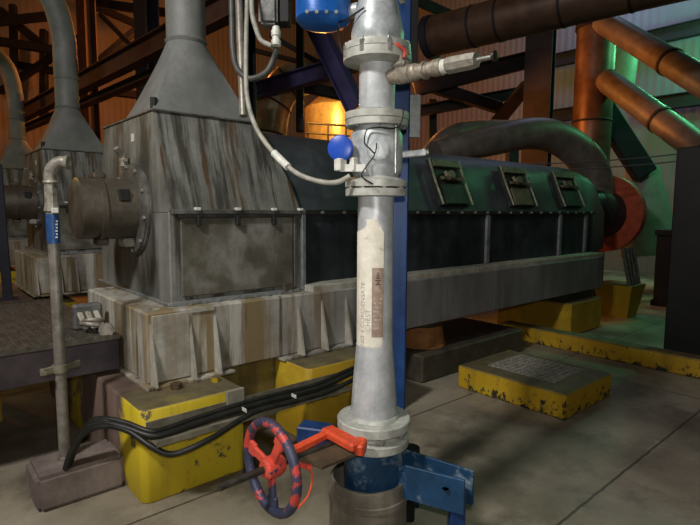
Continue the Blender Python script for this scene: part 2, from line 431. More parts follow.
# lower housing box
b = MB(); b.box((X0, YF, ZB), (X1, YBk, ZF), .008)
low = b.build('lower_housing', 'housing', mac)
# upper housing, leaning in to the roof
XT, YT0, YT1 = 2.03, 3.41, 2*YC-3.41
r0 = [(X0, YF+.015, ZF), (X1, YF+.015, ZF), (X1, YBk-.015, ZF), (X0, YBk-.015, ZF)]
r1 = [(X0, YF+.085, ZF+.22), (X1-.05, YF+.085, ZF+.22), (X1-.05, YBk-.085, ZF+.22), (X0, YBk-.085, ZF+.22)]
r2 = [(X0, YF+.155, ZF+.44), (X1-.15, YF+.155, ZF+.44), (X1-.15, YBk-.155, ZF+.44), (X0, YBk-.155, ZF+.44)]
r3 = [(X0, YT0, ZT), (XT, YT0, ZT), (XT, YT1, ZT), (X0, YT1, ZT)]
MB().loft([r0, r1, r2, r3]).build('upper_housing', 'housing', mac)
MB().box((X0-.01, YT0-.015, ZT), (XT+.02, YT1+.015, ZT+.014), .003).build('roof_flange', 'ringdark', mac)
# access door on the long face, frame angles
MB().box((X0+.07, YF-.02, ZB+.05), (X1-.10, YF, ZF-.03), .006).build('access_door', 'door', mac)
MB().box((X0+.01, YF-.035, ZF-.012), (X1-.02, YF+.02, ZF+.018), .004).build('flange_strip', 'ringdark', mac)
MB().box((X0+.05, YF-.045, ZF-.036), (X1-.1, YF-.005, ZF-.014), .003).build('clamp_bar', 'hatchdark', mac)
MB().box((X0-.02, YF-.05, ZB), (X1-.06, YF+.01, ZB+.025), .004).build('sill_angle', 'seam', mac)
MB().box((X0-.03, YF-.03, ZB), (X0, YBk+.03, ZB+.02), .004).build('sill_angle', 'seam', mac)
MB().box((X1-.09, YF-.022, ZB+.03), (X1-.065, YF, ZF-.02), .003).build('edge_strip', 'ringdark', mac)
MB().box((X1-.02, YF-.03, ZB+.01), (X1+.012, YF+.05, ZF+.02), .003).build('edge_strip', 'seam', mac)
for x in (X0+.16, X0+.45, X0+.74, X0+.97):
    MB().box((x, YF-.05, ZF+.012), (x+.035, YF-.015, ZF+.032), .003).build('clamp_bolt', 'whitelabel', mac)
for x in (X0+.17, X0+.45, X0+.74):
    MB().box((x, YF-.052, ZF-.09), (x+.03, YF-.02, ZF-.02), .004).build('clamp_lug', 'hatchdark', mac)
MB().box((X1-.2, YF-.055, ZB+.02), (X1-.12, YF-.02, ZB+.075), .004).build('hinge_block', 'shaft', mac)
nut = proto_mesh(MB().cyl((0, 0, 0), (0, -.016, 0), .014, seg=6), 'bolt', 'bolt')
for x in np.linspace(X0+.1, X1-.15, 9): child('bolt', nut, mac, (x, YF-.05, ZB+.013))
# label on end face
MB().box((X0-.004, YF+.57, 2.07), (X0+.001, YF+.62, 2.125)).build('label_sticker', 'whitelabel', mac)
# shaft housing (drum) on the end face
SZ = 1.60; SY = 3.80
MB().lathe((X0, SY, SZ), (-1, 0, 0), [(-.01, .32), (.02, .32), (.025, .31), (.035, .31), (.04, .285), (.04, .2)], 48).build('flange_ring', 'ringdark', mac)
drum = MB().lathe((X0, SY, SZ), (-1, 0, 0), [(.0, .21), (.24, .21), (.26, .21), (.27, .203), (.275, .18)], 48).build('shaft_drum', 'shaft', mac)
cap = MB().lathe((X0-.24, SY, SZ), (-1, 0, 0), [(0, .222), (.03, .222), (.03, .205), (.14, .205), (.148, .192), (.15, .1)], 48).build('drum_cap', 'shaft', mac)
for k in range(10):
    a = 2*PI*k/10+.2
    child('bolt', nut, mac, (X0-.035, SY+  .295*math.cos(a), SZ+.295*math.sin(a)), (0, 0, -PI/2))
MB().box((X0-.28, SY-.05, SZ+.2), (X0-.2, SY+.05, SZ+.245), .012).build('drum_lug', 'shaft', mac)
MB().box((X0-.28, SY-.06, SZ-.25), (X0-.2, SY+.04, SZ-.2), .012).build('drum_lug', 'shaft', mac)
MB().box((X0-.11, SY-.08, SZ-.265), (X0-.03, SY+.05, SZ-.205), .012).build('drum_lug', 'basewhite', mac)
MB().box((X0-.17, SY-.215, SZ+.05), (X0-.10, SY-.17, SZ+.13), .006).build('inspection_window', 'hatchdark', mac)
MB().cyl((X0-.05, SY+.06, SZ+.3), (X0-.05, SY+.06, SZ+.39), .022, seg=12).cyl((X0-.05, SY+.06, SZ+.36), (X0-.11, SY+.02, SZ+.42), .018, seg=10).cyl((X0-.05, SY+.01, SZ+.34), (X0-.05, SY+.12, SZ+.34), .013, seg=10).build('grease_fitting', 'castfit', mac)
# hood (rectangle to round) and duct
def hood_rings(cx, cy, r, zt):
    rings = []; n = 48
    rect = [(X0+.0, YT0), (XT, YT0), (XT, YT0+.52), (X0+.0, YT0+.52)]
    pts = []
    for i in range(4):
        a, bb = Vector(rect[i]), Vector(rect[(i+1) % 4])
        for k in range(n//4): pts.append(a.lerp(bb, k/(n//4)))
    for j in range(9):
        t = j/8; te = t
        ring = []
        for p in pts:
            ang = math.atan2(p.y-cy, p.x-cx); q = Vector((cx+r*math.cos(ang), cy+r*math.sin(ang)))
            v = p.lerp(q, te**.92)
            ring.append((v.x, v.y, ZT+.014+(zt-ZT-.014)*t))
        rings.append(ring)
    return rings
DX, DY, DR = 1.64, 3.68, .137
MB().loft(hood_rings(DX, DY, DR, 2.77)).build('hood', 'hood', mac, angle=50)
MB().lathe((DX, DY, 2.77), (0, 0, 1), [(0, DR+.002), (.02, DR+.012), (.03, DR), (.36, DR), (.365, DR+.008), (.39, DR+.008), (.395, DR), (.72, DR)], 40).tube([(DX, DY, 3.46), (DX, DY, 3.56), (DX-.03, DY, 3.8), (DX-.10, DY, 4.04), (DX-.24, DY, 4.22), (DX-.46, DY, 4.34), (DX-.75, DY, 4.38), (DX-1.8, DY, 4.40)], DR, 32, 8).build('exhaust_duct', 'hood', mac)
MB().cyl((X0+.02, YT0+.03, ZT+.01), (X0+.02, YT0+.03, ZT+.09), .022, seg=10).build('lifting_pin', 'hatchdark', mac)

# long dark body
FB = YF+.05; BB = 2*YC-FB
MB().box((X1, FB, ZB), (XE, BB, ZF), .006).build('long_body', 'dark_body', mac)
YS, ZS = YT0+.08, 2.17
sl = [(X1-.3, FB+.01, ZF), (X1-.3, FB+.1, ZF+.22), (X1-.3, FB+.19, ZF+.45), (X1-.3, YS+.06, ZS-.04), (X1-.3, YS+.2, ZS+.05), (X1-.3, 2*YC-YS-.2, ZS+.05), (X1-.3, 2*YC-YS-.06, ZS-.04), (X1-.3, BB-.01, ZF)]
MB().prism([(X1-.12, p[1]+.0, p[2]) for p in sl], (XE-X1+.12, 0, 0)).build('body_cover', 'dark_slope', mac)
MB().box((X1, FB-.035, ZF-.02), (XE, FB+.02, ZF+.02), .004).build('body_flange', 'hatchdark', mac)
MB().box((X1, 3.07, ZB-.005), (XE, FB+.01, ZB+.045), .004).build('sill_channel', 'basewhite', mac)
for x in (4.76, 6.36, 7.08): MB().box((x, FB-.03, ZB+.045), (x+.06, FB, ZF-.02), .003).build('seam_strip', 'seam', mac)
sn = proto_mesh(MB().cyl((0, 0, 0), (0, -.02, 0), .012, seg=6), 'bolt', 'body_bolt')
for x in np.linspace(X1+.2, XE-.15, 22): child('flange_bolt', sn, mac, (x, FB-.034, ZF))
# far end section
def octo(x, s): return [(x, YC+(p[1]-YC)*s, 1.58+(p[2]-1.58)*s) for p in ([(0, FB, ZB)]+sl+[(0, BB, ZB)])]
MB().loft([octo(XE, .985), octo(XE+.55, .9), octo(XE+.75, .75), octo(XE+.78, .55)]).build('end_section', 'dark_slope', mac)
RX, RY, RZ = 8.85, 3.74, 1.56
MB().cyl((XE+.7, YC-.02, 1.58), (RX, RY, RZ), .40, seg=32).build('end_neck', 'dark_body', mac)
MB().lathe((RX, RY, RZ), (1, 0, 0), [(-.06, .40), (-.06, .63), (.1, .63), (.13, .6), (.13, .3)], 56).build('end_flange', 'redring', mac)
# hatches
def hatch(xa, xb, open_=False):
    # local frame on the slope
    def S(x, t, o): # t 0 (flange) .. 1 (top), o outward
        p0, p1 = Vector((0, FB+.01, ZF)), Vector((0, FB+.225, ZF+.53)); v = p0.lerp(p1, t); n = Vector((0, -.53, .215)).normalized()
        return Vector((x, v.y, v.z))+n*o
    h = MB().prism([S(xa, .12, 0), S(xb, .12, 0), S(xb, .98, 0), S(xa, .98, 0)], S(0, 0, .03)-S(0, 0, 0)).build('hatch', 'hatchdark', mac)
    MB().prism([S(xa+.09, .14, .03), S(xb-.06, .14, .03), S(xb-.06, .5, .03), S(xa+.09, .5, .03)], S(0, 0, .02)-S(0, 0, 0)).build('hatch_lid', 'hatchplate' if open_ else 'hatchdark', h)
    MB().prism([S(xa+.05, .84, .03), S(xb-.02, .84, .03), S(xb-.02, .96, .03), S(xa+.05, .96, .03)], S(0, 0, .03)-S(0, 0, 0)).build('hatch_bar', 'hatchplate', h)
    for x in (xa, xb):
        MB().bar(S(x, .98, .05), S(x, .58, .05), .014, .018).bar(S(x, .58, .05), S(x+.02, .12, .05), .014, .018).build('hatch_rail', 'rail', h)
    MB().bar(S(xa+.12, .62, .05), S(xb-.05, .60, .06), .05, .03).bar(S(xa+.2, .75, .05), S(xa+.22, .58, .06), .03, .03).cyl(S((xa+xb)/2, .66, .03), S((xa+xb)/2, .66, .10), .045, seg=14).build('hatch_latch', 'hatchplate', h)
for i, (xa, xb) in enumerate(((4.02, 4.50), (5.28, 5.80), (6.5, 7.05))): hatch(xa, xb, i == 1)

m2 = dup(mac, (.06, 3.70, .07), 'second grey steel machine standing behind the galvanised conduit post', skip=('end_flange', 'end_neck', 'hatch', 'flange_bolt'))
m3 = dup(mac, (0.1, 7.6, .07), 'third and farthest steel machine, cut off by the left edge', skip=('end_flange', 'end_neck', 'hatch', 'flange_bolt', 'gusset', 'bolt', 'body_flange'))

# ================================================================== PEDESTALS
def pedestal(x0, x1, y0, y1, z, mat, chamf=.035):
    o = MB()
    o.prism([(x0+chamf, y0, 0), (x1, y0, 0), (x1, y1, 0), (x0, y1, 0), (x0, y0+chamf, 0)], (0, 0, z), .01)
    return o.build('machine_pedestal', mat)
PE = []
p = tag(pedestal(.90, 1.52, 2.72, 5.0, ZP, 'yellow'), 'chipped yellow concrete pedestal under the near corner of the machine, beside the kerb', 'pedestal', 'machine pedestals')
PE.append(p)
p2 = tag(pedestal(2.02, 2.95, 2.74, 5.0, ZP, 'yellowfar'), 'yellow concrete pedestal behind the orange valve yoke, left of the white pipe', 'pedestal', 'machine pedestals')
PE.append(p2)
PE.append(tag(MB().box((1.5, 3.14, 0), (2.03, 4.7, ZP), .008).build('infill_block', 'brownwall'), 'ochre stained concrete infill between the two yellow pedestals under the machine', 'concrete block'))
for q, lb in ((p, 'concrete pedestal below the second machine, under the grating platform'),):
    c = q.copy(); C.objects.link(c); c.location = q.location+Vector((0, 3.86, 0)); c['label'] = lb
c = p.copy(); C.objects.link(c); c.location = p.location+Vector((0, 7.72, 0)); c['label'] = 'concrete pedestal below the farthest machine at the left edge'
for k, (dy, lb) in enumerate(((3.86, 'long plinth under the rear body of the second machine'), (7.72, 'long plinth under the rear body of the farthest machine'))):
    tag(MB().box((2.2, 2.9+dy, 0), (7.2, 4.8+dy, ZP)).build('machine_plinth', 'concrete'), lb, 'plinth')
tag(MB().box((1.40, 2.705, .40), (1.52, 2.73, ZP+.004), .006).build('concrete_patch', 'rawconcrete'), 'bare grey concrete patch on the top right corner of the near yellow pedestal', 'concrete patch')
# small lugs on first pedestal foot plate
tag(MB().cyl((1.2, 2.96, ZP), (1.2, 2.96, ZP+.035), .035, seg=6).build('anchor_nut', 'rustbolt'), 'rusty brown anchor nut on near pedestal left of the tall ribs', 'nut', 'anchor nuts on the near pedestal')
tag(MB().cyl((1.44, 2.93, ZP), (1.44, 2.93, ZP+.03), .026, seg=6).build('anchor_nut', 'yellowfar'), 'yellow anchor nut on near pedestal right of the tall ribs', 'nut', 'anchor nuts on the near pedestal')
# kerb
tag(MB().box((.455, 2.995, 0), (.9, 3.30, .194), .022, seg=2).build('concrete_kerb', 'concrete'), 'low brown concrete kerb block at the foot of the conduit post', 'kerb')
# third slab and puck
tag(MB().box((3.56, 3.06, 0), (5.3, 4.7, .26), .015).build('machine_slab', 'puckdark'), 'low dark oily concrete slab under the machine right of the blue column', 'slab')
pk = thing('bearing_puck', (3.93, 3.40, .26), 'round ochre support foot on the dark slab under the machine', 'support foot')
MB().lathe((3.93, 3.40, .26), (0, 0, 1), [(0, .25), (.02, .25), (.02, .235), (.2, .21), (.2, .1)], 36).build('foot_body', 'wood', pk)
MB().lathe((3.93, 3.40, .46), (0, 0, 1), [(0, .19), (.085, .19)], 36).build('foot_top', 'puckdark', pk)
# far yellow block, stand, curb, step block
yb = tag(MB().box((6.35, 3.02, 0), (7.25, 4.1, .43), .02).build('yellow_block', 'yellowfar'), 'large yellow concrete block at the far end of the machine behind the curb', 'block')
MB().box((6.5, 3.15, .43), (7.2, 4.0, ZP+.03)).build('steel_shim', 'puckdark', None)
o = bpy.data.objects['steel_shim']; tag(o, 'dark steel shim between the far yellow block and machine base', 'shim')
st = thing('yellow_stand', (8.3, 3.2, 0), 'narrow tapering yellow stand right of the large far yellow block', 'stand')
MB().loft([[(8.15, 3.02, 0), (8.5, 3.02, 0), (8.5, 3.4, 0), (8.15, 3.4, 0)], [(8.05, 2.94, .5), (8.6, 2.94, .5), (8.6, 3.5, .5), (8.05, 3.5, .5)]]).build('stand_body', 'yellowfar', st)
for k in range(4):
    MB().bar((8.12+.12*k, 3.0, .5), (8.12+.12*k, 3.12, 1.05), .03, .05).build('stand_rib', 'ringdark', st)
tag(MB().box((5.7, -.6, 0), (5.9, 3.62, .19), .015).build('yellow_curb', 'yellowcurb'), 'long low yellow curb crossing the floor to the right edge', 'curb')
sb = thing('step_block', (4.16, 2.28, 0), 'low yellow concrete block alone on the floor with a pale studded tread', 'block')
MB().box((3.75, 1.79, 0), (4.58, 2.80, .205), .012).build('block_body', 'yellowblock', sb)
t = MB(); t.box((3.95, 1.98, .205), (4.5, 2.62, .211))
for i in range(14):
    for j in range(12): t.box((3.965+i*.038, 1.995+j*.051, .211), (3.985+i*.038, 2.03+j*.051, .217))
t.build('tread_plate', 'palegrate', sb)

# ================================================================== GRATING PLATFORM
g = thing('grating_platform', (.2, 4.4, .55), 'dark steel walkway grating platform at the left between the machines', 'platform')
GZ = .79; GX0, GX1, GY0, GY1 = -1.6, 1.03, 3.47, 5.3
MB().box((GX0, GY0, .56), (GX1, GY0+.06, GZ-.005), .004).box((GX1-.06, GY0, .56), (GX1, GY1, GZ-.005)).box((GX0, GY1-.06, .56), (GX1, GY1, GZ-.005)).build('edge_beam', 'platedark', g)
t = MB()
for i in range(62): t.box((GX0+.02+i*.042, GY0+.01, GZ-.035), (GX0+.028+i*.042, GY1-.01, GZ))
for j in range(30): t.box((GX0+.02, GY0+.03+j*.06, GZ-.03), (GX1-.02, GY0+.042+j*.06, GZ-.002))
t.box((GX0, GY0-.005, GZ-.03), (GX1+.01, GY0+.02, GZ+.004))
t.build('grating', 'grating', g)
MB().box((GX0, GY0+.02, GZ-.2), (GX1-.06, GY1, GZ-.17)).build('under_tray', 'platedark', g)
for x, y in ((.45, 4.6), (-1.3, 3.8), (-1.3, 5.1), (.45, 5.2)):
    MB().box((x-.05, y-.05, 0), (x+.05, y+.05, .57)).build('leg', 'yellowfar', g)
hp = at(8, 300, 4.6)
h = tag(MB().bar((hp.x, hp.y, GZ), (hp.x-.02, hp.y, 1.98), .07, .07, (0, 1, 0), .008).box((hp.x-.08, hp.y-.08, GZ), (hp.x+.08, hp.y+.08, GZ+.012)).build('steel_post', 'steelblue'), 'dark blue steel post on the grating at the left edge', 'post')
# debris on the grating
q = Vector((.93, 3.72, GZ))
cl = thing('hose_clamp', q, 'pale grey three-pronged steel clamp lying on the grating', 'clamp')
for k in range(3): MB().bar(q+Vector((-.06+.05*k, .06, .15)), q+Vector((-.04+.05*k, -.06, .02)), .035, .022, bev=.006).build('prong', 'basewhite', cl)
MB().box(q+Vector((-.09, .02, 0)), q+Vector((.09, .1, .17)), .015).build('clamp_base', 'greybox', cl)
q = Vector((.95, 3.56, GZ))
hc = thing('hose_coupling', q, 'cast hose coupling with short hose coil at the grating corner', 'coupling')
MB().lathe(q+Vector((.03, -.03, .035)), (-.3, -.9, 0), [(0, .03), (.03, .045), (.06, .045), (.06, .02)], 16).build('coupling_body', 'castfit', hc)
MB().torus(q+Vector((-.03, .05, .05)), (.3, .2, 1), .07, .013, 28, 8).torus(q+Vector((-.03, .05, .08)), (.1, .3, 1), .06, .013, 28, 8).build('hose', 'castfit', hc)

# ================================================================== RISER PIPE
PD = at(375.3, 262, 2.3); PX, PY = PD.x, PD.y
def zp(y):
    r = ray(376, y); return EYE + r.z*math.hypot(PX, PY)/math.hypot(r.x, r.y)
def rp(px_, z): # pixels to metres at height z on the pipe axis
    return px_*((Vector((PX, PY, z))-EYEP).dot(F_))/FPX
AX = (0, 0, 1); P0 = Vector((PX, PY, 0))
def lat(ys, name, mat, parent, seg=40):
    return MB().lathe(P0, AX, [(zp(y), rp(r, zp(y))) for y, r in ys], seg).build(name, mat, parent)
hexb = proto_mesh(MB().cyl((0, 0, -.022), (0, 0, .022), .0125, seg=6).cyl((0, 0, -.034), (0, 0, .034), .007, seg=8), 'bolt', 'flange_bolt')
def ring_bolts(z, R, n, parent, ph=.3, dz=0):
    for k in range(n):
        a = 2*PI*k/n+ph; child('bolt', hexb, parent, (PX+R*math.cos(a), PY+R*math.sin(a), z))
rz = thing('riser_pipe', (PX, PY, zp(424.5)), 'pale grey vertical pipe in the foreground widening towards its lower flange', 'pipe')
lat([(424, 23), (412, 23), (400, 22.5), (372, 20.5), (352, 18.8), (342, 18), (200, 18), (188, 18)], 'pipe_barrel', 'pipe', rz)
fl = lat([(424.5, 26), (424, 36.5), (416.5, 36.5), (415.5, 35.5), (415, 26), (412, 24.5)], 'bottom_flange', 'flange', rz); ring_bolts(zp(425), .142, 8, fl)
fl = lat([(197, 18), (196, 30.5), (189, 30.5), (188.2, 18)], 'top_flange', 'flange', rz); ring_bolts(zp(188), .118, 8, fl)
# painted patch, lettering, plate — all follow the barrel
RB = rp(18, zp(280))
view = math.atan2(-PY, -PX)               # direction from the pipe to the camera
def patch(poly, r0, thick, mat, name, parent, cu=view):
    """poly rows: (z, a_left, a_right); angles: + is to the camera's right"""
    m = MB(); n = 14; G = []
    for o in (0, thick):
        g_ = []
        for z, a, bb in poly:
            g_.append([m.bm.verts.new((PX+(r0+o)*math.cos(cu+a+(bb-a)*k/n), PY+(r0+o)*math.sin(cu+a+(bb-a)*k/n), z)) for k in range(n+1)])
        G.append(g_)
    for gi, g_ in enumerate(G):
        for u, v in zip(g_, g_[1:]):
            for k in range(n): m.bm.faces.new((u[k], u[k+1], v[k+1], v[k]))
    for i in range(len(poly)-1):
        for k in (0, n): m.bm.faces.new((G[0][i][k], G[0][i+1][k], G[1][i+1][k], G[1][i][k]))
    for i in (0, len(poly)-1):
        for k in range(n): m.bm.faces.new((G[0][i][k], G[0][i][k+1], G[1][i][k+1], G[1][i][k]))
    return m.build(name, mat, parent)
def ang(px_off): return math.asin(max(-1, min(1, px_off/18.2)))
pp = patch([(zp(345), ang(-17.9), ang(5.5)), (zp(338), ang(-17.9), ang(8)), (zp(232), ang(-17.9), ang(8)), (zp(219), ang(-9), ang(1))], RB+.0003, .0012, 'white', 'painted_patch', rz)
pl = patch([(zp(333), ang(-3), ang(8.2)), (zp(266), ang(-3), ang(8.2))], RB+.0016, .0015, 'tag', 'identification_plate', rz)
def wrap_text(txt, size, z0, aoff, r, mat, parent, name='lettering', cu=view):
    """text running upward along the barrel"""
    me = text_mesh(txt, size, mat)
    for v in me.vertices:
        x, y, z = v.co; a = cu+aoff-y/r
        rr = r+z
        v.co = Vector((PX+rr*math.cos(a), PY+rr*math.sin(a), z0+x))-ROOT[parent.name]
    o = bpy.data.objects.new(name, me); C.objects.link(o); o.parent = parent; return o
wrap_text('NO 4 CONDENSATE', .031, zp(343), ang(-10), RB+.002, 'fadedink', rz)
wrap_text('CHEST', .033, zp(328), ang(-4.2), RB+.002, 'fadedink', rz)
# plate: a small dark emblem and faint rows
m = MB(); 
def on_barrel(a, z, o=.0034): return Vector((PX+(RB+o)*math.cos(view+a), PY+(RB+o)*math.sin(view+a), z))
for k, (w, zy) in enumerate(((.6, 271), (1.2, 273.3), (1.9, 275.6), (2.6, 278), (1.0, 280), (2.2, 282))):
    m.bar(on_barrel(ang(2.6-w), zp(zy)), on_barrel(ang(2.6+w), zp(zy)), .002, .006, (0, 0, 1))
m.build('emblem', 'ink', pl)
m = MB()
for k, zy in enumerate((296, 300, 304, 308, 312, 316, 320, 324)):
    m.bar(on_barrel(ang(-1.5+(k % 3)*.5), zp(zy)), on_barrel(ang(6.2-(k % 4)*.8), zp(zy)), .0015, .006, (0, 0, 1))
m.build('faded_rows', 'fadedink', pl)

# check valve between flanges 2 and 3
cv = thing('check_valve', (PX, PY, zp(188)), 'silver flanged check valve above the white pipe with a thin looped cable', 'valve')
lat([(180, 21), (176, 22.5), (170, 26), (150, 26.5), (136, 26), (130, 23), (126, 21)], 'valve_body', 'valve', cv)
fl = lat([(187.5, 18), (187.3, 31), (181, 31), (178, 24), (176, 20)], 'lower_flange', 'flange', cv)
fl = lat([(128, 20), (127.5, 31), (121.2, 31.5), (121, 18)], 'upper_flange', 'flange', cv); ring_bolts(zp(121), .122, 8, fl, .1)
rgt = Vector((R_.x, R_.y, 0)).normalized(); bck = Vector((math.cos(YAW), math.sin(YAW), 0))
MB().bar(P0+rgt*.075-bck*.1+Vector((0, 0, zp(176))), P0+rgt*.075-bck*.1+Vector((0, 0, zp(128))), .012, .012, (0, 1, 0), .003).build('tie_rod', 'bolt', cv)
o = MB().lathe(P0-rgt*.0+Vector((0, 0, zp(153))), bck*-1, [(.09, .045), (.121, .045), (.123, .04), (.124, .01)], 28).build('cover_boss', 'valve', cv)
MB().bar(P0+rgt*.1+Vector((0, 0, zp(155))), P0+rgt*.215+Vector((0, 0, zp(152))), .03, .03, (0, 0, 1), .004).build('shaft_stub', 'valve', cv)
MB().cyl(P0+rgt*.205+Vector((0, 0, zp(152.4))), P0+rgt*.225+Vector((0, 0, zp(152))), .012, seg=12).build('shaft_tip', 'bolt', cv)
def fr(a, y, d=.0): return P0+rgt*a-bck*(math.sqrt(max(.0001, .131**2-a*a))+d)+Vector((0, 0, zp(y)))
lc = tag(MB().tube([fr(.105, 112, .01), fr(.1, 124, .015), fr(.07, 132), fr(.0, 132), fr(-.045, 134), fr(-.055, 146), fr(-.03, 153), fr(-.015, 158), fr(-.045, 168), fr(-.065, 178, .01), fr(-.02, 186, .03)], .003, 8).build('thin_cable', 'black'), 'thin black cable looped over the face of the check valve', 'cable')
MB().tube([fr(-.015, 158), fr(-.008, 153), fr(-.006, 147)], .0028, 8, 4).build('cable_spur', 'black', lc)

# spool piece with branch
sp = thing('pipe_spool', (PX, PY, zp(120.5)), 'short grey flanged pipe spool between the two valves, with a side outlet', 'pipe')
lat([(112, 18), (60, 18)], 'spool_barrel', 'pipe', sp)
fl = lat([(120.8, 18), (120.6, 32), (114, 32), (113, 27), (110, 18)], 'lower_flange', 'flange', sp)
fl = lat([(66, 18), (64, 24), (63, 34), (54.2, 34), (54, 18)], 'upper_flange', 'flange', sp); ring_bolts(zp(54), .138, 8, fl, .35)
# sampling branch running toward the camera's right
zb_ = zp(80); bd = Vector((.10, -1, -.012)).normalized(); b0 = Vector((PX, PY, zb_))
br = thing('sampling_valve', b0+bd*.06, 'weathered threaded fittings and small valve sticking out right of the upper pipe', 'valve')
MB().lathe(b0, bd, [(0.0700, 0.0317), (0.1144, 0.0317), (0.1159, 0.0363), (0.1810, 0.0363), (0.1847, 0.0304)], 24).build('threaded_coupling', 'brass', br)
MB().lathe(b0, bd, [(0.1847, 0.0330), (0.1995, 0.0363), (0.2106, 0.0330), (0.2143, 0.0290), (0.2402, 0.0290), (0.2439, 0.0356), (0.2550, 0.0356), (0.2565, 0.0290)], 24).build('union_nut', 'brass', br)
MB().lathe(b0, bd, [(0.2550, 0.0284), (0.2920, 0.0284), (0.2935, 0.0330), (0.3290, 0.0330), (0.3305, 0.0277)], 20).build('valve_nut', 'brass', br)
MB().lathe(b0, bd, [(0.3305, 0.0277), (0.3512, 0.0277)], 24).build('white_band', 'whitelabel', br)
MB().lathe(b0, bd, [(0.3512, 0.0264), (0.3586, 0.0330), (0.4548, 0.0317), (0.4770, 0.0290), (0.4807, 0.0132)], 8).build('valve_body', 'castfit', br)
MB().lathe(b0, bd, [(0.4770, 0.0079), (0.5510, 0.0079)], 12).build('valve_stem', 'bolt', br)
MB().lathe(b0, bd, [(0.5436, 0.0198), (0.5532, 0.0198), (0.5547, 0.0066)], 16).build('stem_disc', 'stem', br)
MB().box(b0+Vector((-.022, -.17, .025)), b0+Vector((.022, -.1, .05)), .008).box(b0+Vector((-.012, -.15, .045)), b0+Vector((.012, -.12, .075)), .005).build('branch_lug', 'castfit', br)
MB().tube([b0+Vector((-.05, -.10, .125)), b0+Vector((-.03, -.14, .11)), b0+Vector((-.0, -.16, .085)), b0+Vector((.0, -.155, .06))], .007, 8, 4).build('red_handle', 'wheelred', br)

# upper valve
uv = thing('upper_valve', (PX, PY, zp(46)), 'grey cast valve body at the top of the vertical pipe, cut off by the frame', 'valve')
lat([(47, 25), (42, 26), (34, 26.5), (26, 24.5), (16, 22.5), (4, 20), (-8, 19), (-60, 19)], 'valve_body', 'valve', uv)
fl = lat([(53.8, 18), (53.6, 34), (46.5, 33), (45.5, 28), (43, 25)], 'lower_flange', 'flange', uv)
MB().cyl(P0+rgt*.09-bck*.07+Vector((0, 0, zp(6))), P0+rgt*.105-bck*.08+Vector((0, 0, zp(6))), .02, seg=6).build('side_plug', 'bolt', uv)
# blue actuator at the left of the upper valve
bl = thing('valve_actuator', P0-rgt*.24+Vector((0, 0, zp(24))), 'bright blue enamelled actuator housing at the top, left of the grey valve', 'actuator')
a0 = P0-rgt*.235+bck*.05
MB().lathe(a0+Vector((0, 0, zp(24))), (0, 0, 1), [(0, .06), (.01, .1), (.03, .118), (.25, .118), (.28, .1), (.29, .03)], 36).build('actuator_body', 'bluehousing', bl)
MB().cyl(a0+rgt*.09+Vector((0, 0, zp(8))), P0-rgt*.08+bck*.02+Vector((0, 0, zp(8))), .03, seg=16).build('drive_shaft', 'valve', bl)
for k in range(4): MB().cyl(a0-bck*.12+rgt*(-.06+.04*k)+Vector((0, 0, zp(18))), a0-bck*.105+rgt*(-.06+.04*k)+Vector((0, 0, zp(18))), .008, seg=6).build('screw', 'bolt', bl)
tag(MB().tube([P0-rgt*.06-bck*.09+Vector((0, 0, zp(16))), P0-rgt*.14-bck*.04+Vector((0, 0, zp(24))), P0-rgt*.165+Vector((0, 0, zp(24))), P0-rgt*.16+Vector((0, 0, zp(45))), P0-rgt*.13-bck*.04+Vector((0, 0, zp(62)))], .004, 8).build('thin_wire', 'black'), 'thin black wire hanging between the blue actuator and the flange', 'wire')
# round blue cap with conduit
s0 = P0-rgt*.155-bck*.1
sc_ = thing('position_sensor', s0+Vector((0, 0, zp(178))), 'round blue sensor cap on small white fittings left of the check valve', 'sensor')
MB().lathe(s0+Vector((0, 0, zp(151))), -bck*1+rgt*-.25, [(-.03, .04), (-.025, .052), (.0, .055), (.008, .053), (.012, .046), (.013, .01)], 32).build('sensor_cap', 'bluecap', sc_)
MB().box(s0+Vector((-.02, -.02, zp(173))), s0+Vector((.02, .02, zp(161))), .004).box(s0+rgt*.055+Vector((-.014, -.014, zp(173))), s0+rgt*.055+Vector((.014, .014, zp(160))), .004).bar(s0+Vector((0, 0, zp(170))), P0+Vector((0, 0, zp(170)))-bck*.1-rgt*.05, .02, .03).build('sensor_bracket', 'whitelabel', sc_)
def pxpath(L): return [at(x, y, d) for x, y, d in L]
tag(MB().tube(pxpath([(350, 176, 2.15), (338, 182, 2.15), (322, 182, 2.16), (300, 175, 2.2), (284, 163, 2.25), (268, 146, 2.3), (255, 125, 2.35), (247, 95, 2.42), (246, 50, 2.5), (247, 5, 2.6), (247, -30, 2.65)]), .011, 12, 8).build('flexible_conduit', 'greycable'), 'pale grey flexible conduit curving from the blue sensor up past the hood', 'cable')
tag(MB().cyl(at(274, 153, 2.28), at(288, 167, 2.235), .017, seg=16).build('conduit_connector', 'whitelabel'), 'pale sleeve connector on the flexible conduit in front of the machine', 'connector')

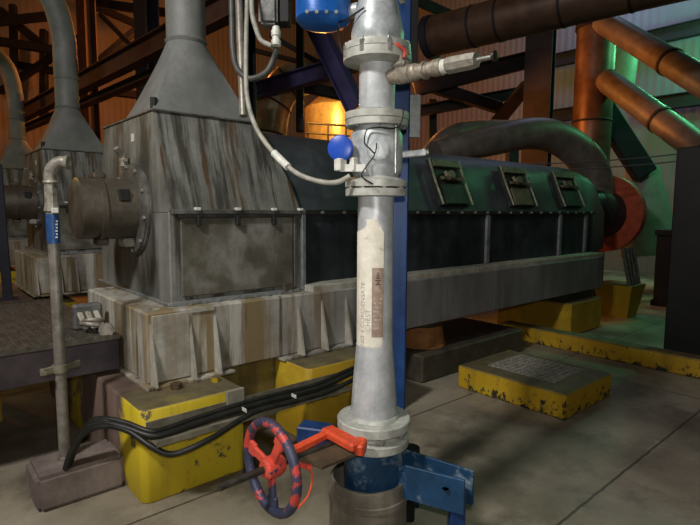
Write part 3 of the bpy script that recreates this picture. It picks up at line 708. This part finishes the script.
# blue column behind the pipe
co = at(396.5, 250, 2.78); cx_, cy_ = co.x, co.y
bc = thing('blue_column', (cx_, cy_, 0), 'dark blue square steel column directly behind the white pipe', 'column')
Rz = Matrix.Rotation(YAW-PI/2, 3, 'Z')
MB().box((cx_-.055, cy_-.055, 0), (cx_+.055, cy_+.055, 3.6), .008, Rz).build('column_shaft', 'blue', bc)
MB().box((cx_-.13, cy_-.13, 0), (cx_+.13, cy_+.13, .015), .002, Rz).build('base_plate', 'blue', bc)
sp_ = Vector((cx_, cy_, 0))+rgt*.085
MB().box((sp_.x-.03, sp_.y-.012, 1.98), (sp_.x+.03, sp_.y+.012, 2.2), .003, Rz).build('grey_plate', 'seam', bc)
kk = at(411, 20, 3.2)
tag(MB().box((kk.x-.04, kk.y-.05, 2.42), (kk.x+.04, kk.y+.05, 3.3), .004, Rz).build('channel_steel', 'darkbox'), 'black channel steel hanging right of the blue column at the top', 'steel channel')

# knife gate valve, blue body, sleeve pot
zg = zp(441)
gv = thing('gate_valve', (PX, PY, zp(492)), 'gate valve with orange yoke and red and blue handwheel at the foot of the pipe', 'valve')
lat([(442, 28), (441, 35), (434, 35.5), (433, 33), (432, 27), (426, 27), (425, 24)], 'valve_flange', 'flange', gv)
lat([(520, 28), (494, 28), (470, 29), (443, 30), (442, 28)], 'blue_collar', 'bluebracket', gv)
SZ2 = .572; WX = 1.068; AY = PY
WD = at(271, 467, 1.98)
# the stem axis runs through the body, towards -X
WX = atx(271, 467, 1.06).x; wc = aty(271, 467, PY); WX, SZ2 = wc.x, wc.z
stem = MB().cyl((PX-.1, AY, SZ2), (WX-.05, AY, SZ2), .014, seg=16).build('stem', 'stem', gv)
e1 = aty(219, 486, PY)
MB().cyl((WX-.04, AY, SZ2), (e1.x, AY, SZ2-.005), .014, seg=16).build('stem_cover', 'stem', gv)
HR = .174
hw = MB().torus((WX, AY, SZ2), (1, 0, 0), HR, .0195, 64, 14).build('handwheel', 'wheelblue', gv)
MB().lathe((WX-.035, AY, SZ2), (1, 0, 0), [(0, .03), (.01, .042), (.06, .045), (.085, .035), (.085, .016)], 28).build('hub', 'wheelred', hw)
for k, a in enumerate((math.radians(12), math.radians(118), math.radians(265))):
    d = Vector((0, math.cos(a), math.sin(a))); c0 = Vector((WX, AY, SZ2))
    MB().bar(c0+d*.03, c0+d*(HR-.01), .04, .016, (1, 0, 0), .004).bar(c0+d*(HR-.06), c0+d*(HR-.006), .06, .018, (1, 0, 0), .005).build('spoke', 'wheelred' if k != 2 else 'wheelblue', hw)
YZ = SZ2+.03
cA, cB = atz(326, 430, YZ), atz(358, 447, YZ)
MB().bar(cA, cB, .07, .04, (0, 0, 1), .01).build('yoke_crossbar', 'orange', gv)
MB().bar(cB+Vector((-.0, .0, -.02)), cB.lerp(Vector((PX, PY, YZ-.02)), .25), .045, .055, (0, 0, 1), .008).build('bonnet_flange', 'orange', gv)
MB().bar(cA.lerp(cB, .15), atz(291, 452, YZ-.015), .034, .036, (0, 0, 1), .008).build('yoke_arm', 'orange', gv)
pz_ = SZ2-.012
MB().prism([atz(299, 461, pz_), atz(331, 443, pz_), atz(366, 452, pz_), atz(322, 470, pz_)], (0, 0, .012)).build('oil_plate', 'darkplate', gv)
MB().bar(atz(297, 464, SZ2), atz(312, 468, SZ2), .02, .02, (0, 0, 1), .005).build('lock_lever', 'wheelred', gv)
q = atz(310, 468, SZ2)
MB().tube([q, q+Vector((.01, 0, -.05)), q+Vector((-.01, 0, -.11)), q+Vector((-.05, .02, -.16))], .004, 8).build('lock_wire', 'orange', gv)
q0, q1 = atz(300, 432, .60), atz(330, 436, .60)
MB().bar(q0, q1, .09, .085, (0, 0, 1), .006).build('bonnet_box', 'blue', gv)

PZ = zp(474); PS = P0-rgt*.022
po = thing('pipe_sleeve', (PX, PY, 0), 'open stained steel sleeve pot around the foot of the pipe', 'pipe sleeve')
ro = rp(38.5, PZ)
MB().lathe(PS, AX, [(.0, ro+.01), (.03, ro+.004), (.22, ro), (PZ-.012, ro), (PZ, ro-.006), (PZ, ro-.016), (PZ-.05, ro-.02), (.1, ro-.02), (.1, .03)], 48).build('sleeve_wall', 'pot', po)
MB().lathe(PS, AX, [(PZ-.10, ro+.001), (PZ-.095, ro+.006), (PZ-.07, ro+.006), (PZ-.065, ro+.001)], 48, cap=False).build('sleeve_band', 'pot', po)
# blue support bracket
zt_ = .47
ba = thing('support_bracket', atz(440, 500, 0.0), 'blue steel bracket of two parallel plates right of the sleeve pot', 'bracket')
fA, fB = atz(381, 459, zt_), atz(465, 480, zt_); rA, rB = atz(404, 449, zt_), atz(474, 471, zt_)
for nm, A, B in (('plate', fA, fB), ('plate', rA, rB)):
    MB().bar(A-Vector((0, 0, .078)), B-Vector((0, 0, .078)), .014, .156, (0, 0, 1), .002).build(nm, 'bluebracket', ba)
e = (fB-fA).normalized()
L1 = fB-e*.05+(rB-fB)*.5
MB().box((L1.x-.032, L1.y-.032, 0), (L1.x+.032, L1.y+.032, zt_-.06), .006, Rz).build('leg', 'blue', ba)
MB().box((L1.x-.09, L1.y-.09, 0), (L1.x+.09, L1.y+.09, .012), .002, Rz).build('base_plate', 'bluebracket', ba)
for t_ in (.15, .8): MB().cyl(fA.lerp(fB, t_)-Vector((0, 0, .05))-e.cross(Vector((0, 0, 1)))*-.018, fA.lerp(fB, t_)-Vector((0, 0, .05))+e.cross(Vector((0, 0, 1)))*.018, .016, seg=6).build('bolt', 'bolt', ba)
tag(MB().lathe(atz(410, 453, .36), (0, 0, 1), [(0, .05), (.03, .05), (.03, .02)], 24).lathe(atz(410, 453, .36)-Vector((0, 0, .36)), (0, 0, 1), [(0, .03), (.36, .03)], 16).build('floor_stub', 'darkbox'), 'dark capped floor stub behind the blue bracket', 'pipe stub')

# ================================================================== CONDUIT POST (left)
pb = atz(65, 458, .194); pt = at(50, 195, (pb-EYEP).dot(F_)+.0)
pt = Vector((pb.x, pb.y, 1.68)); 
tp = aty(51, 190, pb.y)
pt = Vector((tp.x, tp.y, tp.z))
cp = thing('conduit_post', pb, 'galvanised conduit post with elbow on top standing on the brown kerb', 'conduit')
Lz = lambda f: pb.lerp(pt, f)
dv = (pt-pb).normalized()
MB().cyl(pb-Vector((0, 0, .0)), pt, .030, seg=24).build('conduit_pipe', 'conduit', cp)
MB().lathe(pb, dv, [(.0, .040), (.012, .040), (.014, .032)], 24).build('base_collar', 'conduit', cp)
zz = lambda y: (aty(51, y, pb.y).z-pb.z)
MB().lathe(pb, dv, [(zz(212), .030), (zz(211), .040), (zz(203), .033), (zz(202), .033), (zz(199), .033), (zz(198), .033), (zz(188), .033), (zz(186), .032)], 8).build('union_fitting', 'castfit', cp)
el = aty(51, 186, pb.y)
MB().tube([el, el+Vector((0, 0, .06)), el+Vector((.012, -.012, .1)), el+Vector((.04, -.035, .125)), el+Vector((.075, -.06, .125))], .032, 20, 6).torus(el+Vector((.072, -.058, .125)), (.8, -.6, 0), .029, .009, 24, 8).torus(el+Vector((0, 0, .02)), (0, 0, 1), .030, .01, 24, 8).build('elbow', 'castfit', cp)
MB().lathe(pb, dv, [(zz(243), .0310), (zz(243), .033), (zz(214), .033), (zz(214), .0310)], 24).build('blue_sleeve_tag', 'bluetag', cp)
tv = math.atan2(-pb.y, -pb.x)
q = aty(53, 210.5, pb.y)
MB().box((q.x-.016, q.y-.056, q.z-.014), (q.x+.016, q.y-.03, q.z+.014), .003).build('white_tag', 'whitelabel', cp)
m = MB()
for k in range(6):
    q = aty(54.5, 221+k*3.2, pb.y); c0 = Vector((q.x+.004, q.y-.034, q.z)); m.box(c0-Vector((.004+.003*(k % 2), .001, .005)), c0+Vector((.004, .001, .004)))
m.build('tag_print', 'whitelabel', cp)
q = aty(60, 368, pb.y)
MB().lathe((q.x, q.y, q.z), dv, [(-.02, .033), (-.02, .040), (.02, .040), (.02, .033)], 24).bar((q.x-.1, q.y-.03, q.z), (q.x+.11, q.y+.03, q.z), .016, .04, (0, 0, 1), .004).cyl((q.x-.085, q.y-.05, q.z), (q.x-.085, q.y+.01, q.z), .014, seg=6).build('pipe_clamp', 'tray', cp)

# ================================================================== CABLES AND TRAY
TY = 2.62
tA, tB = aty(112, 436, TY), aty(352, 378, TY)
tz = .415
tr = thing('cable_tray', (tA.x, TY, tz), 'galvanised channel tray carrying black cables along the yellow pedestals', 'cable tray')
tX0, tX1 = .93, 2.25
MB().box((tX0, TY-.05, tz-.03), (tX1, TY+.1, tz-.024)).box((tX0, TY-.055, tz-.035), (tX1, TY-.047, tz-.005)).box((tX0, TY+.092, tz-.03), (tX1, TY+.1, tz+.05)).build('tray_channel', 'tray', tr)
for x in (1.1, 1.62, 2.1): MB().box((x, TY-.05, tz-.045), (x+.05, 2.74, tz-.03)).build('tray_bracket', 'tray', tr)
for x in (1.45, 1.80): MB().box((x, TY-.05, tz+.012), (x+.006, TY-.0, tz+.034), .002).build('cable_tie', 'whitelabel', tr)
for k in range(4):
    oy, oz, rr = ((-.035, 0, .016), (.0, .012, .018), (.035, .0, .016), (.02, .034, .014))[k]
    j = .012*k; dip = (.075, .0, .0, .0)[k]
    if k == 0: oy = -.075
    path = [Vector((.60+.012*k, 3.03+.02*k, .19)), Vector((.63+.012*k, 3.0+.015*k, .30)), Vector((.69+.01*k, 2.95+.012*k, .40+j)), Vector((.77, 2.86+j, .445+j*.8)), Vector((.85, 2.75+j, .43+oz)), Vector((.93, 2.66+oy*.6, tz-.015+oz-dip*.5)), Vector((1.02, TY+oy+.02, tz-.02+oz-dip)), Vector((1.2, TY+oy+.03-dip*.6, tz+oz-.012-dip*.6)), Vector((1.5, TY+oy+.025, tz+oz+.002)), Vector((1.8, TY+oy+.02, tz+oz)), Vector((2.05, TY+oy+.03, tz+oz-.006)), Vector((2.3, TY+oy+.03, tz+oz+.03)), Vector((2.5, TY+oy+.03, tz+oz+.05))]
    tag(MB().tube(path, rr, 12, 8).build('power_cable', 'black'), ['thick black cable arching from the kerb, front one in the tray', 'thick black cable arching from the kerb, second from the front in the tray', 'thick black cable arching from the kerb, against the tray back', 'thinner black cable lying on top of the cables in the tray'][k], 'cable', 'black cables in the tray')

# electrical gear at top left of pipe
kx = at(238, 50, 3.05)
tag(MB().cyl(at(243.5, 116, 3.0), at(237.5, -40, 3.15), .024, seg=20).build('vertical_conduit', 'conduit'), 'pale vertical conduit tube in front of the machine hood', 'conduit')
tag(MB().tube(pxpath([(231, -30, 2.9), (232, 20, 2.9), (233, 50, 2.88), (237, 68, 2.85), (247, 78, 2.82), (258, 77, 2.8), (268, 70, 2.78), (275, 55, 2.77), (276, 48, 2.77)]), .016, 12, 8).build('drop_cable', 'darkcable'), 'dark grey cable looping down beside the hood and up to the junction box', 'cable')
tag(MB().tube(pxpath([(252, -20, 2.8), (252, 10, 2.8), (255, 25, 2.8), (261, 40, 2.8), (272, 46, 2.78)]), .014, 12, 8).build('bent_conduit', 'greycable'), 'bent grey conduit above the cable loop', 'conduit')
j = thing('junction_box', at(275, 26, 2.75), 'grey dimpled junction box with black end at the top, above the cable loop', 'junction box')
c_ = at(269, 6, 2.75)
MB().box((c_.x-.05, c_.y-.05, c_.z-.105), (c_.x+.05, c_.y+.05, c_.z+.15), .014, Rz, 2).build('box_body', 'greybox', j)
c2 = at(284, 8, 2.78)
MB().box((c2.x-.035, c2.y-.05, c2.z-.09), (c2.x+.035, c2.y+.05, c2.z+.15), .006, Rz).build('box_end', 'darkbox', j)
MB().lathe(at(276, 27, 2.75), -(at(276, 27, 2.75)-at(276, 47, 2.75)), [(0, .02), (.02, .02), (.022, .026), (.05, .026), (.052, .02), (.07, .02), (.072, .026), (.1, .026), (.104, .016)], 16).build('cable_gland', 'whitelabel', j)

# ================================================================== BACKGROUND STEELWORK
def column(x, d, w, label, mat='steel', z1=9.4, z0=0):
    p = at(x, 213, d); 
    return tag(MB().ibeam((p.x, p.y, z0), (p.x, p.y, z1), w, w, w*.09, (math.cos(YAW-.5), math.sin(YAW-.5), 0)).build('steel_column', mat), label, 'steel column', 'building columns')
def beam(a, b, w, h, label, mat='steel', group='building steelwork', name='steel_beam', cat='steel beam'):
    return tag(MB().ibeam(a, b, w, h, min(w, h)*.12).build(name, mat), label, cat, group)
def brace(a, b, t, label, mat='steel'):
    return tag(MB().bar(a, b, t, t, bev=t*.1).build('steel_brace', mat), label, 'steel brace', 'building steelwork')
column(95, 12.5, .3, 'dark red-brown steel column rising left behind the second hood', 'steelbrown')
column(153, 10, .32, 'dark bluish steel column left of the near hood', 'steelblue')
column(249, 6.2, .15, 'slim black steel column right of the near hood', 'darkbox')
column(534, 10.5, .5, 'thick dark steel column behind the machine right of the side valve', 'steelblue')
beam(at(15, 118, 10.9), at(235, 3, 5.3), .16, .27, 'long brown overhead beam running behind both hoods', 'steelbrown')
beam(at(14, 133, 11.2), at(172, 66, 6.8), .16, .10, 'thin lower rail below the long brown overhead beam', 'steelbrown')
for k, (a, b, d0, d1, t, lb) in enumerate((
    ((-10, 40), (92, 56), 14, 14, .22, 'horizontal truss chord at the upper left'),
    ((0, 92), (92, 30), 15, 14, .18, 'rising diagonal truss brace at far left'),
    ((-5, 22), (60, 15), 13.5, 13.5, .2, 'highest truss chord at the left edge behind the bent duct'),
    ((13, 5), (15, 120), 14.5, 14.5, .18, 'upright truss post at the left edge'),
    ((44, 30), (44, 118), 15.5, 15.5, .2, 'upright truss post left of the second hood duct'),
    ((100, 14), (150, 64), 13, 13, .12, 'falling diagonal brace between the two left columns'),
    ((98, 62), (150, 18), 13.5, 13.5, .16, 'rising diagonal brace between the two left columns'),
    ((92, 2), (170, 14), 13, 12, .2, 'top chord between the two left columns'),
    ((0, 62), (95, 78), 15, 14.5, .2, 'lower truss chord behind the second hood duct'),
    ((112, 92), (160, 98), 14, 14, .2, 'short rail below the long beam left of near hood'),
    ((80, 0), (150, 30), 15, 15, .2, 'roof truss diagonal at the top left'),
    ((0, 10), (60, 60), 14.2, 14.2, .2, 'falling roof truss diagonal at the left edge'),
    )):
    brace(at(*a, d0), at(*b, d1), t, lb, 'steel')
beam(at(250, 93, 7.6), at(356, 62, 6.6), .16, .22, 'purple-brown beam crossing behind the pipe at hood height', 'purplesteel')
beam(at(312, 18, 6.0), at(356, 108, 5.7), .14, .2, 'bluish diagonal beam falling towards the upper pipe flange', 'purplesteel')
brace(at(300, 86, 8.6), at(356, 98, 8.6), .17, 'dark short brace under the purple-brown beam', 'steel')
brace(at(300, 20, 8), at(300, 132, 8), .12, 'thin black upright between the yellow lit ducts', 'darkbox')
brace(at(253, 50, 8.5), at(300, 62, 8.5), .07, 'thin brown rail behind the cable loop', 'steelbrown')
brace(at(270, 35, 8.8), at(345, 78, 8.8), .08, 'thin sloping rod behind the cable loop', 'steel')
beam(at(414, 88, 10), at(528, 60, 10.4), .22, .32, 'upper dark girder below the large brown pipe', 'steel')
beam(at(414, 112, 10.6), at(524, 92, 10.9), .2, .22, 'lower dark girder below the large brown pipe', 'steel')
brace(at(424, 84, 10.2), at(500, 108, 10.5), .22, 'falling diagonal between the two dark girders', 'steel')
brace(at(494, 126, 10.4), at(528, 84, 10.4), .24, 'knee brace at the thick dark column', 'steel')
brace(at(432, 100, 11), at(432, 150, 11), .18, 'short dark upright left of the grey arching pipe', 'steel')
brace(at(512, 125, 12), at(512, 170, 12), .25, 'dark upright under the grey arching pipe', 'steelblue')
brace(at(410, 0, 9), at(460, 22, 9.4), .2, 'dark diagonal above the large brown pipe', 'steel')
for a, b, lb in (((540, 64), (586, 54), 'upper wall girt left of the orange lit pipe'), ((540, 118), (586, 114), 'lower wall girt left of the orange lit pipe'), ((606, 48), (720, 20), 'upper wall girt at the right edge'), ((640, 106), (720, 92), 'lower wall girt at the right edge')):
    A, B = atx(*a, 14.2), atx(*b, 14.2); B.z = A.z
    beam(A, B, .2, .34, lb, 'steelblue', 'wall girts')

# large brown pipe
bp = thing('brown_pipe', at(432, 36, 7.0), 'large brown insulated pipe crossing the top right corner', 'pipe')
A, B = at(432, 37, 7.0), at(740, -40, 4.95)
MB().cyl(A, B, .255, seg=40).build('pipe_barrel', 'brownpipe', bp)
dd = (B-A).normalized()
MB().lathe(A, -dd, [(-.04, .257), (-.04, .28), (.06, .28), (.06, .1)], 40).build('end_flange', 'steelblue', bp)
for t_ in (.6, .95, 1.7, 2.4): MB().lathe(A, dd, [(t_, .256), (t_, .263), (t_+.03, .263), (t_+.03, .256)], 40, cap=False).build('joint_band', 'steel', bp)
# vertical brown pipe with orange light
vp = at(594, 80, 9.5)
vpp = thing('vertical_pipe', (vp.x, vp.y, 0), 'vertical brown pipe lit orange on its left side, behind the grey arching pipe', 'pipe')
MB().cyl((vp.x, vp.y, 0), (vp.x, vp.y, 4.95), .335, seg=36).build('pipe_barrel', 'brownpipe', vpp)
for z in (3.25, 2.2): MB().torus((vp.x, vp.y, z), (0, 0, 1), .335, .02, 40, 8).build('joint_band', 'steel', vpp)
MB().lathe((vp.x, vp.y, 4.9), (0, 0, 1), [(0, .36), (.08, .36), (.1, .3)], 36).build('top_collar', 'steel', vpp)
ts = at(602, 108, 9.9); te = at(645, 175, 9.9)
tag(MB().bar(ts, te, .28, .4, (0, 0, 1), .02).build('chute_leg', 'steelblue'), 'sloping square chute below the orange lit vertical pipe', 'chute')
# diagonal pipes at right
for a, b, d0, d1, r, lb in (((603, 22), (730, 98), 9.1, 6.6, .19, 'upper sloping pipe at the right edge, green lit on top'), ((606, 80), (704, 152), 9.2, 7.4, .2, 'lower sloping pipe with a band, beside the vertical pipe')):
    o = thing('sloping_pipe', at(*a, d0), lb, 'pipe', 'sloping pipes at the right')
    A, B = at(*a, d0), at(*b, d1); MB().cyl(A, B, r, seg=32).build('pipe_barrel', 'greypipe', o)
    v = (B-A).normalized(); MB().lathe(A, v, [(.6*(B-A).length, r+.001), (.6*(B-A).length, r+.015), (.6*(B-A).length+.05, r+.015), (.6*(B-A).length+.05, r+.001)], 32, cap=False).build('joint_band', 'steel', o)
# arching pipe
tag(MB().tube(pxpath([(436, 154, 7.4), (456, 148, 7.5), (490, 141, 7.7), (525, 134, 8.0), (552, 136, 8.2), (575, 149, 8.35), (590, 168, 8.45), (596, 195, 8.55)]), lambda t: .19+.11*t, 28, 8).build('arching_pipe', 'greypipe'), 'thick grey pipe arching over the far end of the machine', 'pipe')
tag(MB().tube(pxpath([(426, 168, 7.9), (434, 152, 8.0), (448, 138, 8.3), (470, 131, 8.6), (500, 130, 8.8), (530, 131, 9)]), .17, 24, 8).build('rear_pipe', 'greypipe'), 'thinner pipe bend just behind the left end of the arching pipe', 'pipe')
# far duct cone, lit green
gc = at(652, 205, 10.2)
tag(MB().cyl(at(650, 255, 10.3), at(642, 168, 10.3), .55, .3, 32).build('end_cone', 'greenpanel'), 'pale cone duct lit green behind the red ring at the machine end', 'duct')
tag(MB().box((9.7, -.5, 0), (10.3, 3.2, 1.25), .02).box((9.66, -.5, 1.2), (10.34, 3.22, 1.3), .01).box((9.66, -.5, 0), (10.34, 3.22, .1), .01).build('shade_box', 'darkbox'), 'low black box added to darken the far floor behind the narrow yellow stand', 'shade box')  # added black box, stands in for the unlit floor beyond the curb
gp = at(628, 90, 11.5)
tag(MB().cyl(at(622, 40, 11), at(618, 90, 11), .36, .3, 24).build('green_lit_duct', 'greenpanel'), 'pale upright duct right of the vertical pipe, lit green', 'duct')
# right dark cabinet
k = thing('dark_cabinet', (6.9, 1.6, 0), 'tall black cabinet at the right edge behind the yellow curb', 'cabinet')
MB().box((6.5, .3, 0), (7.3, 2.0, 2.3), .01).build('cabinet_body', 'darkbox', k)
for y in (.6, 1.15): MB().box((6.485, y-.25, .1), (6.5, y+.25, 2.2), .004).build('door', 'darkbox', k)
for lb, y0, y1 in (('upper of two thin cables strung across the right above the machine end', 164, 152), ('lower of two thin cables strung across the right above the machine end', 171, 159)):
    tag(MB().tube(pxpath([(520, y0+1, 7.6), (560, y0-1, 7.4), (640, (y0+y1)/2, 7), (720, y1-3, 6.6)]), .008, 8, 6).build('strung_cable', 'darkcable'), lb, 'cable', 'strung cables')
# yellow-lit curved duct and foil panel
d_ = thing('elbow_duct', at(276, 125, 9.5), 'shiny segmented elbow duct glowing orange behind the hood', 'duct')
MB().tube(pxpath([(268, 150, 9.6), (271, 115, 9.6), (280, 92, 9.6), (297, 78, 9.6), (330, 72, 9.7)]), .33, 28, 3).build('duct_skin', 'foil', d_)
for x, y, x2, y2 in ((268.5, 135, 271, 115), (274, 104, 280, 92), (288, 84, 297, 78)):
    MB().torus(at(x, y, 9.6), at(x2, y2, 9.6)-at(x, y, 9.6), .335, .02, 32, 6).build('seam_band', 'steelbrown', d_)
d2 = thing('foil_tank', (at(345, 118, 13.5).x, at(345, 118, 13.5).y, 0), 'foil clad tank shining yellow just left of the check valve', 'tank')
tc = at(345, 118, 13.5)
MB().lathe((tc.x, tc.y, 0), (0, 0, 1), [(0, 1.05), (4.2, 1.05), (4.5, .7), (4.6, .2)], 24).build('tank_shell', 'foil', d2)
hr = thing('handrail', at(330, 125, 12.0), 'thin dark handrail in front of the foil clad tank', 'handrail')
MB().tube(pxpath([(306, 123, 12.0), (350, 126, 12.0)]), .025, 8, 0).tube(pxpath([(306, 133, 12.0), (350, 136, 12.0)]), .02, 8, 0).build('rail', 'steel', hr)
for x in (308, 328, 346):
    p = at(x, 124, 12.0); MB().cyl((p.x, p.y, 0), (p.x, p.y, p.z), .02, seg=10).build('post', 'steel', hr)

# ================================================================== LIGHTS
def light(kind, name, loc, energy, color, size=.3, target=None, spot=None):
    l = bpy.data.lights.new(name, kind); l.energy = energy; l.color = color
    if kind == 'AREA': l.shape = 'DISK'; l.size = size
    else: l.shadow_soft_size = size
    if spot: l.spot_size = math.radians(spot[0]); l.spot_blend = spot[1]
    o = bpy.data.objects.new(name, l); C.objects.link(o); o.location = loc
    if target is not None: o.rotation_euler = (Vector(target)-Vector(loc)).to_track_quat('-Z', 'Y').to_euler()
    return o
SOD = (1, .29, .055); GRN = (.18, 1, .42)
light('SPOT', 'camera_lamp', (.0, -.05, 1.75), 88, (1, .95, .88), .03, at(310, 310, 3), (95, .9))
light('AREA', 'overhead_lamp', (-1.9, 1.5, 4.7), 185, (1, .96, .91), .6, (1.0, 2.8, .7))
light('AREA', 'bay_lamp', (3.2, -1.2, 6.0), 9, (.9, .95, 1), .6, (3.6, 2.4, .3))
light('POINT', 'sodium_lamp_a', (6.0, 12.3, 5.8), 520, SOD, .25)
light('POINT', 'sodium_lamp_b', (10.5, 10.5, 2.4), 120, SOD, .25)
light('POINT', 'sodium_lamp_c', at(318, 104, 11.5), 190, (1, .48, .1), .12)
light('SPOT', 'sodium_lamp_d', (6.9, 6.0, 3.4), 330, SOD, .2, (8.7, 4.8, 3.2), (75, .5))
light('POINT', 'sodium_lamp_f', (7.6, 7.0, 4.0), 26, SOD, .2)
light('POINT', 'sodium_lamp_e', (-1.6, 12.2, 4.6), 110, SOD, .2)
light('POINT', 'green_lamp', (12.7, 3.35, 5.2), 120, GRN, .25)
light('POINT', 'green_lamp_side', (10.8, 2.3, 5.0), 105, GRN, .2)
light('POINT', 'green_lamp_left', (-1.2, 8.6, 3.4), 16, GRN, .25)
light('AREA', 'cool_wall_fill', (12.5, 5.5, 8.5), 75, (.58, .66, 1), 1.5, (14.5, 5.5, 4))  # added fill light, gives the right wall its bluish tint; no window here

w = bpy.data.worlds.new('world'); bpy.context.scene.world = w; w.use_nodes = True
w.node_tree.nodes['Background'].inputs[0].default_value = (.8, .85, 1, 1); w.node_tree.nodes['Background'].inputs[1].default_value = .045
sc = bpy.context.scene
sc.view_settings.view_transform = 'Standard'; sc.view_settings.look = 'None'; sc.view_settings.gamma = 1; sc.view_settings.use_curve_mapping = False
sc.view_settings.exposure = 0.25
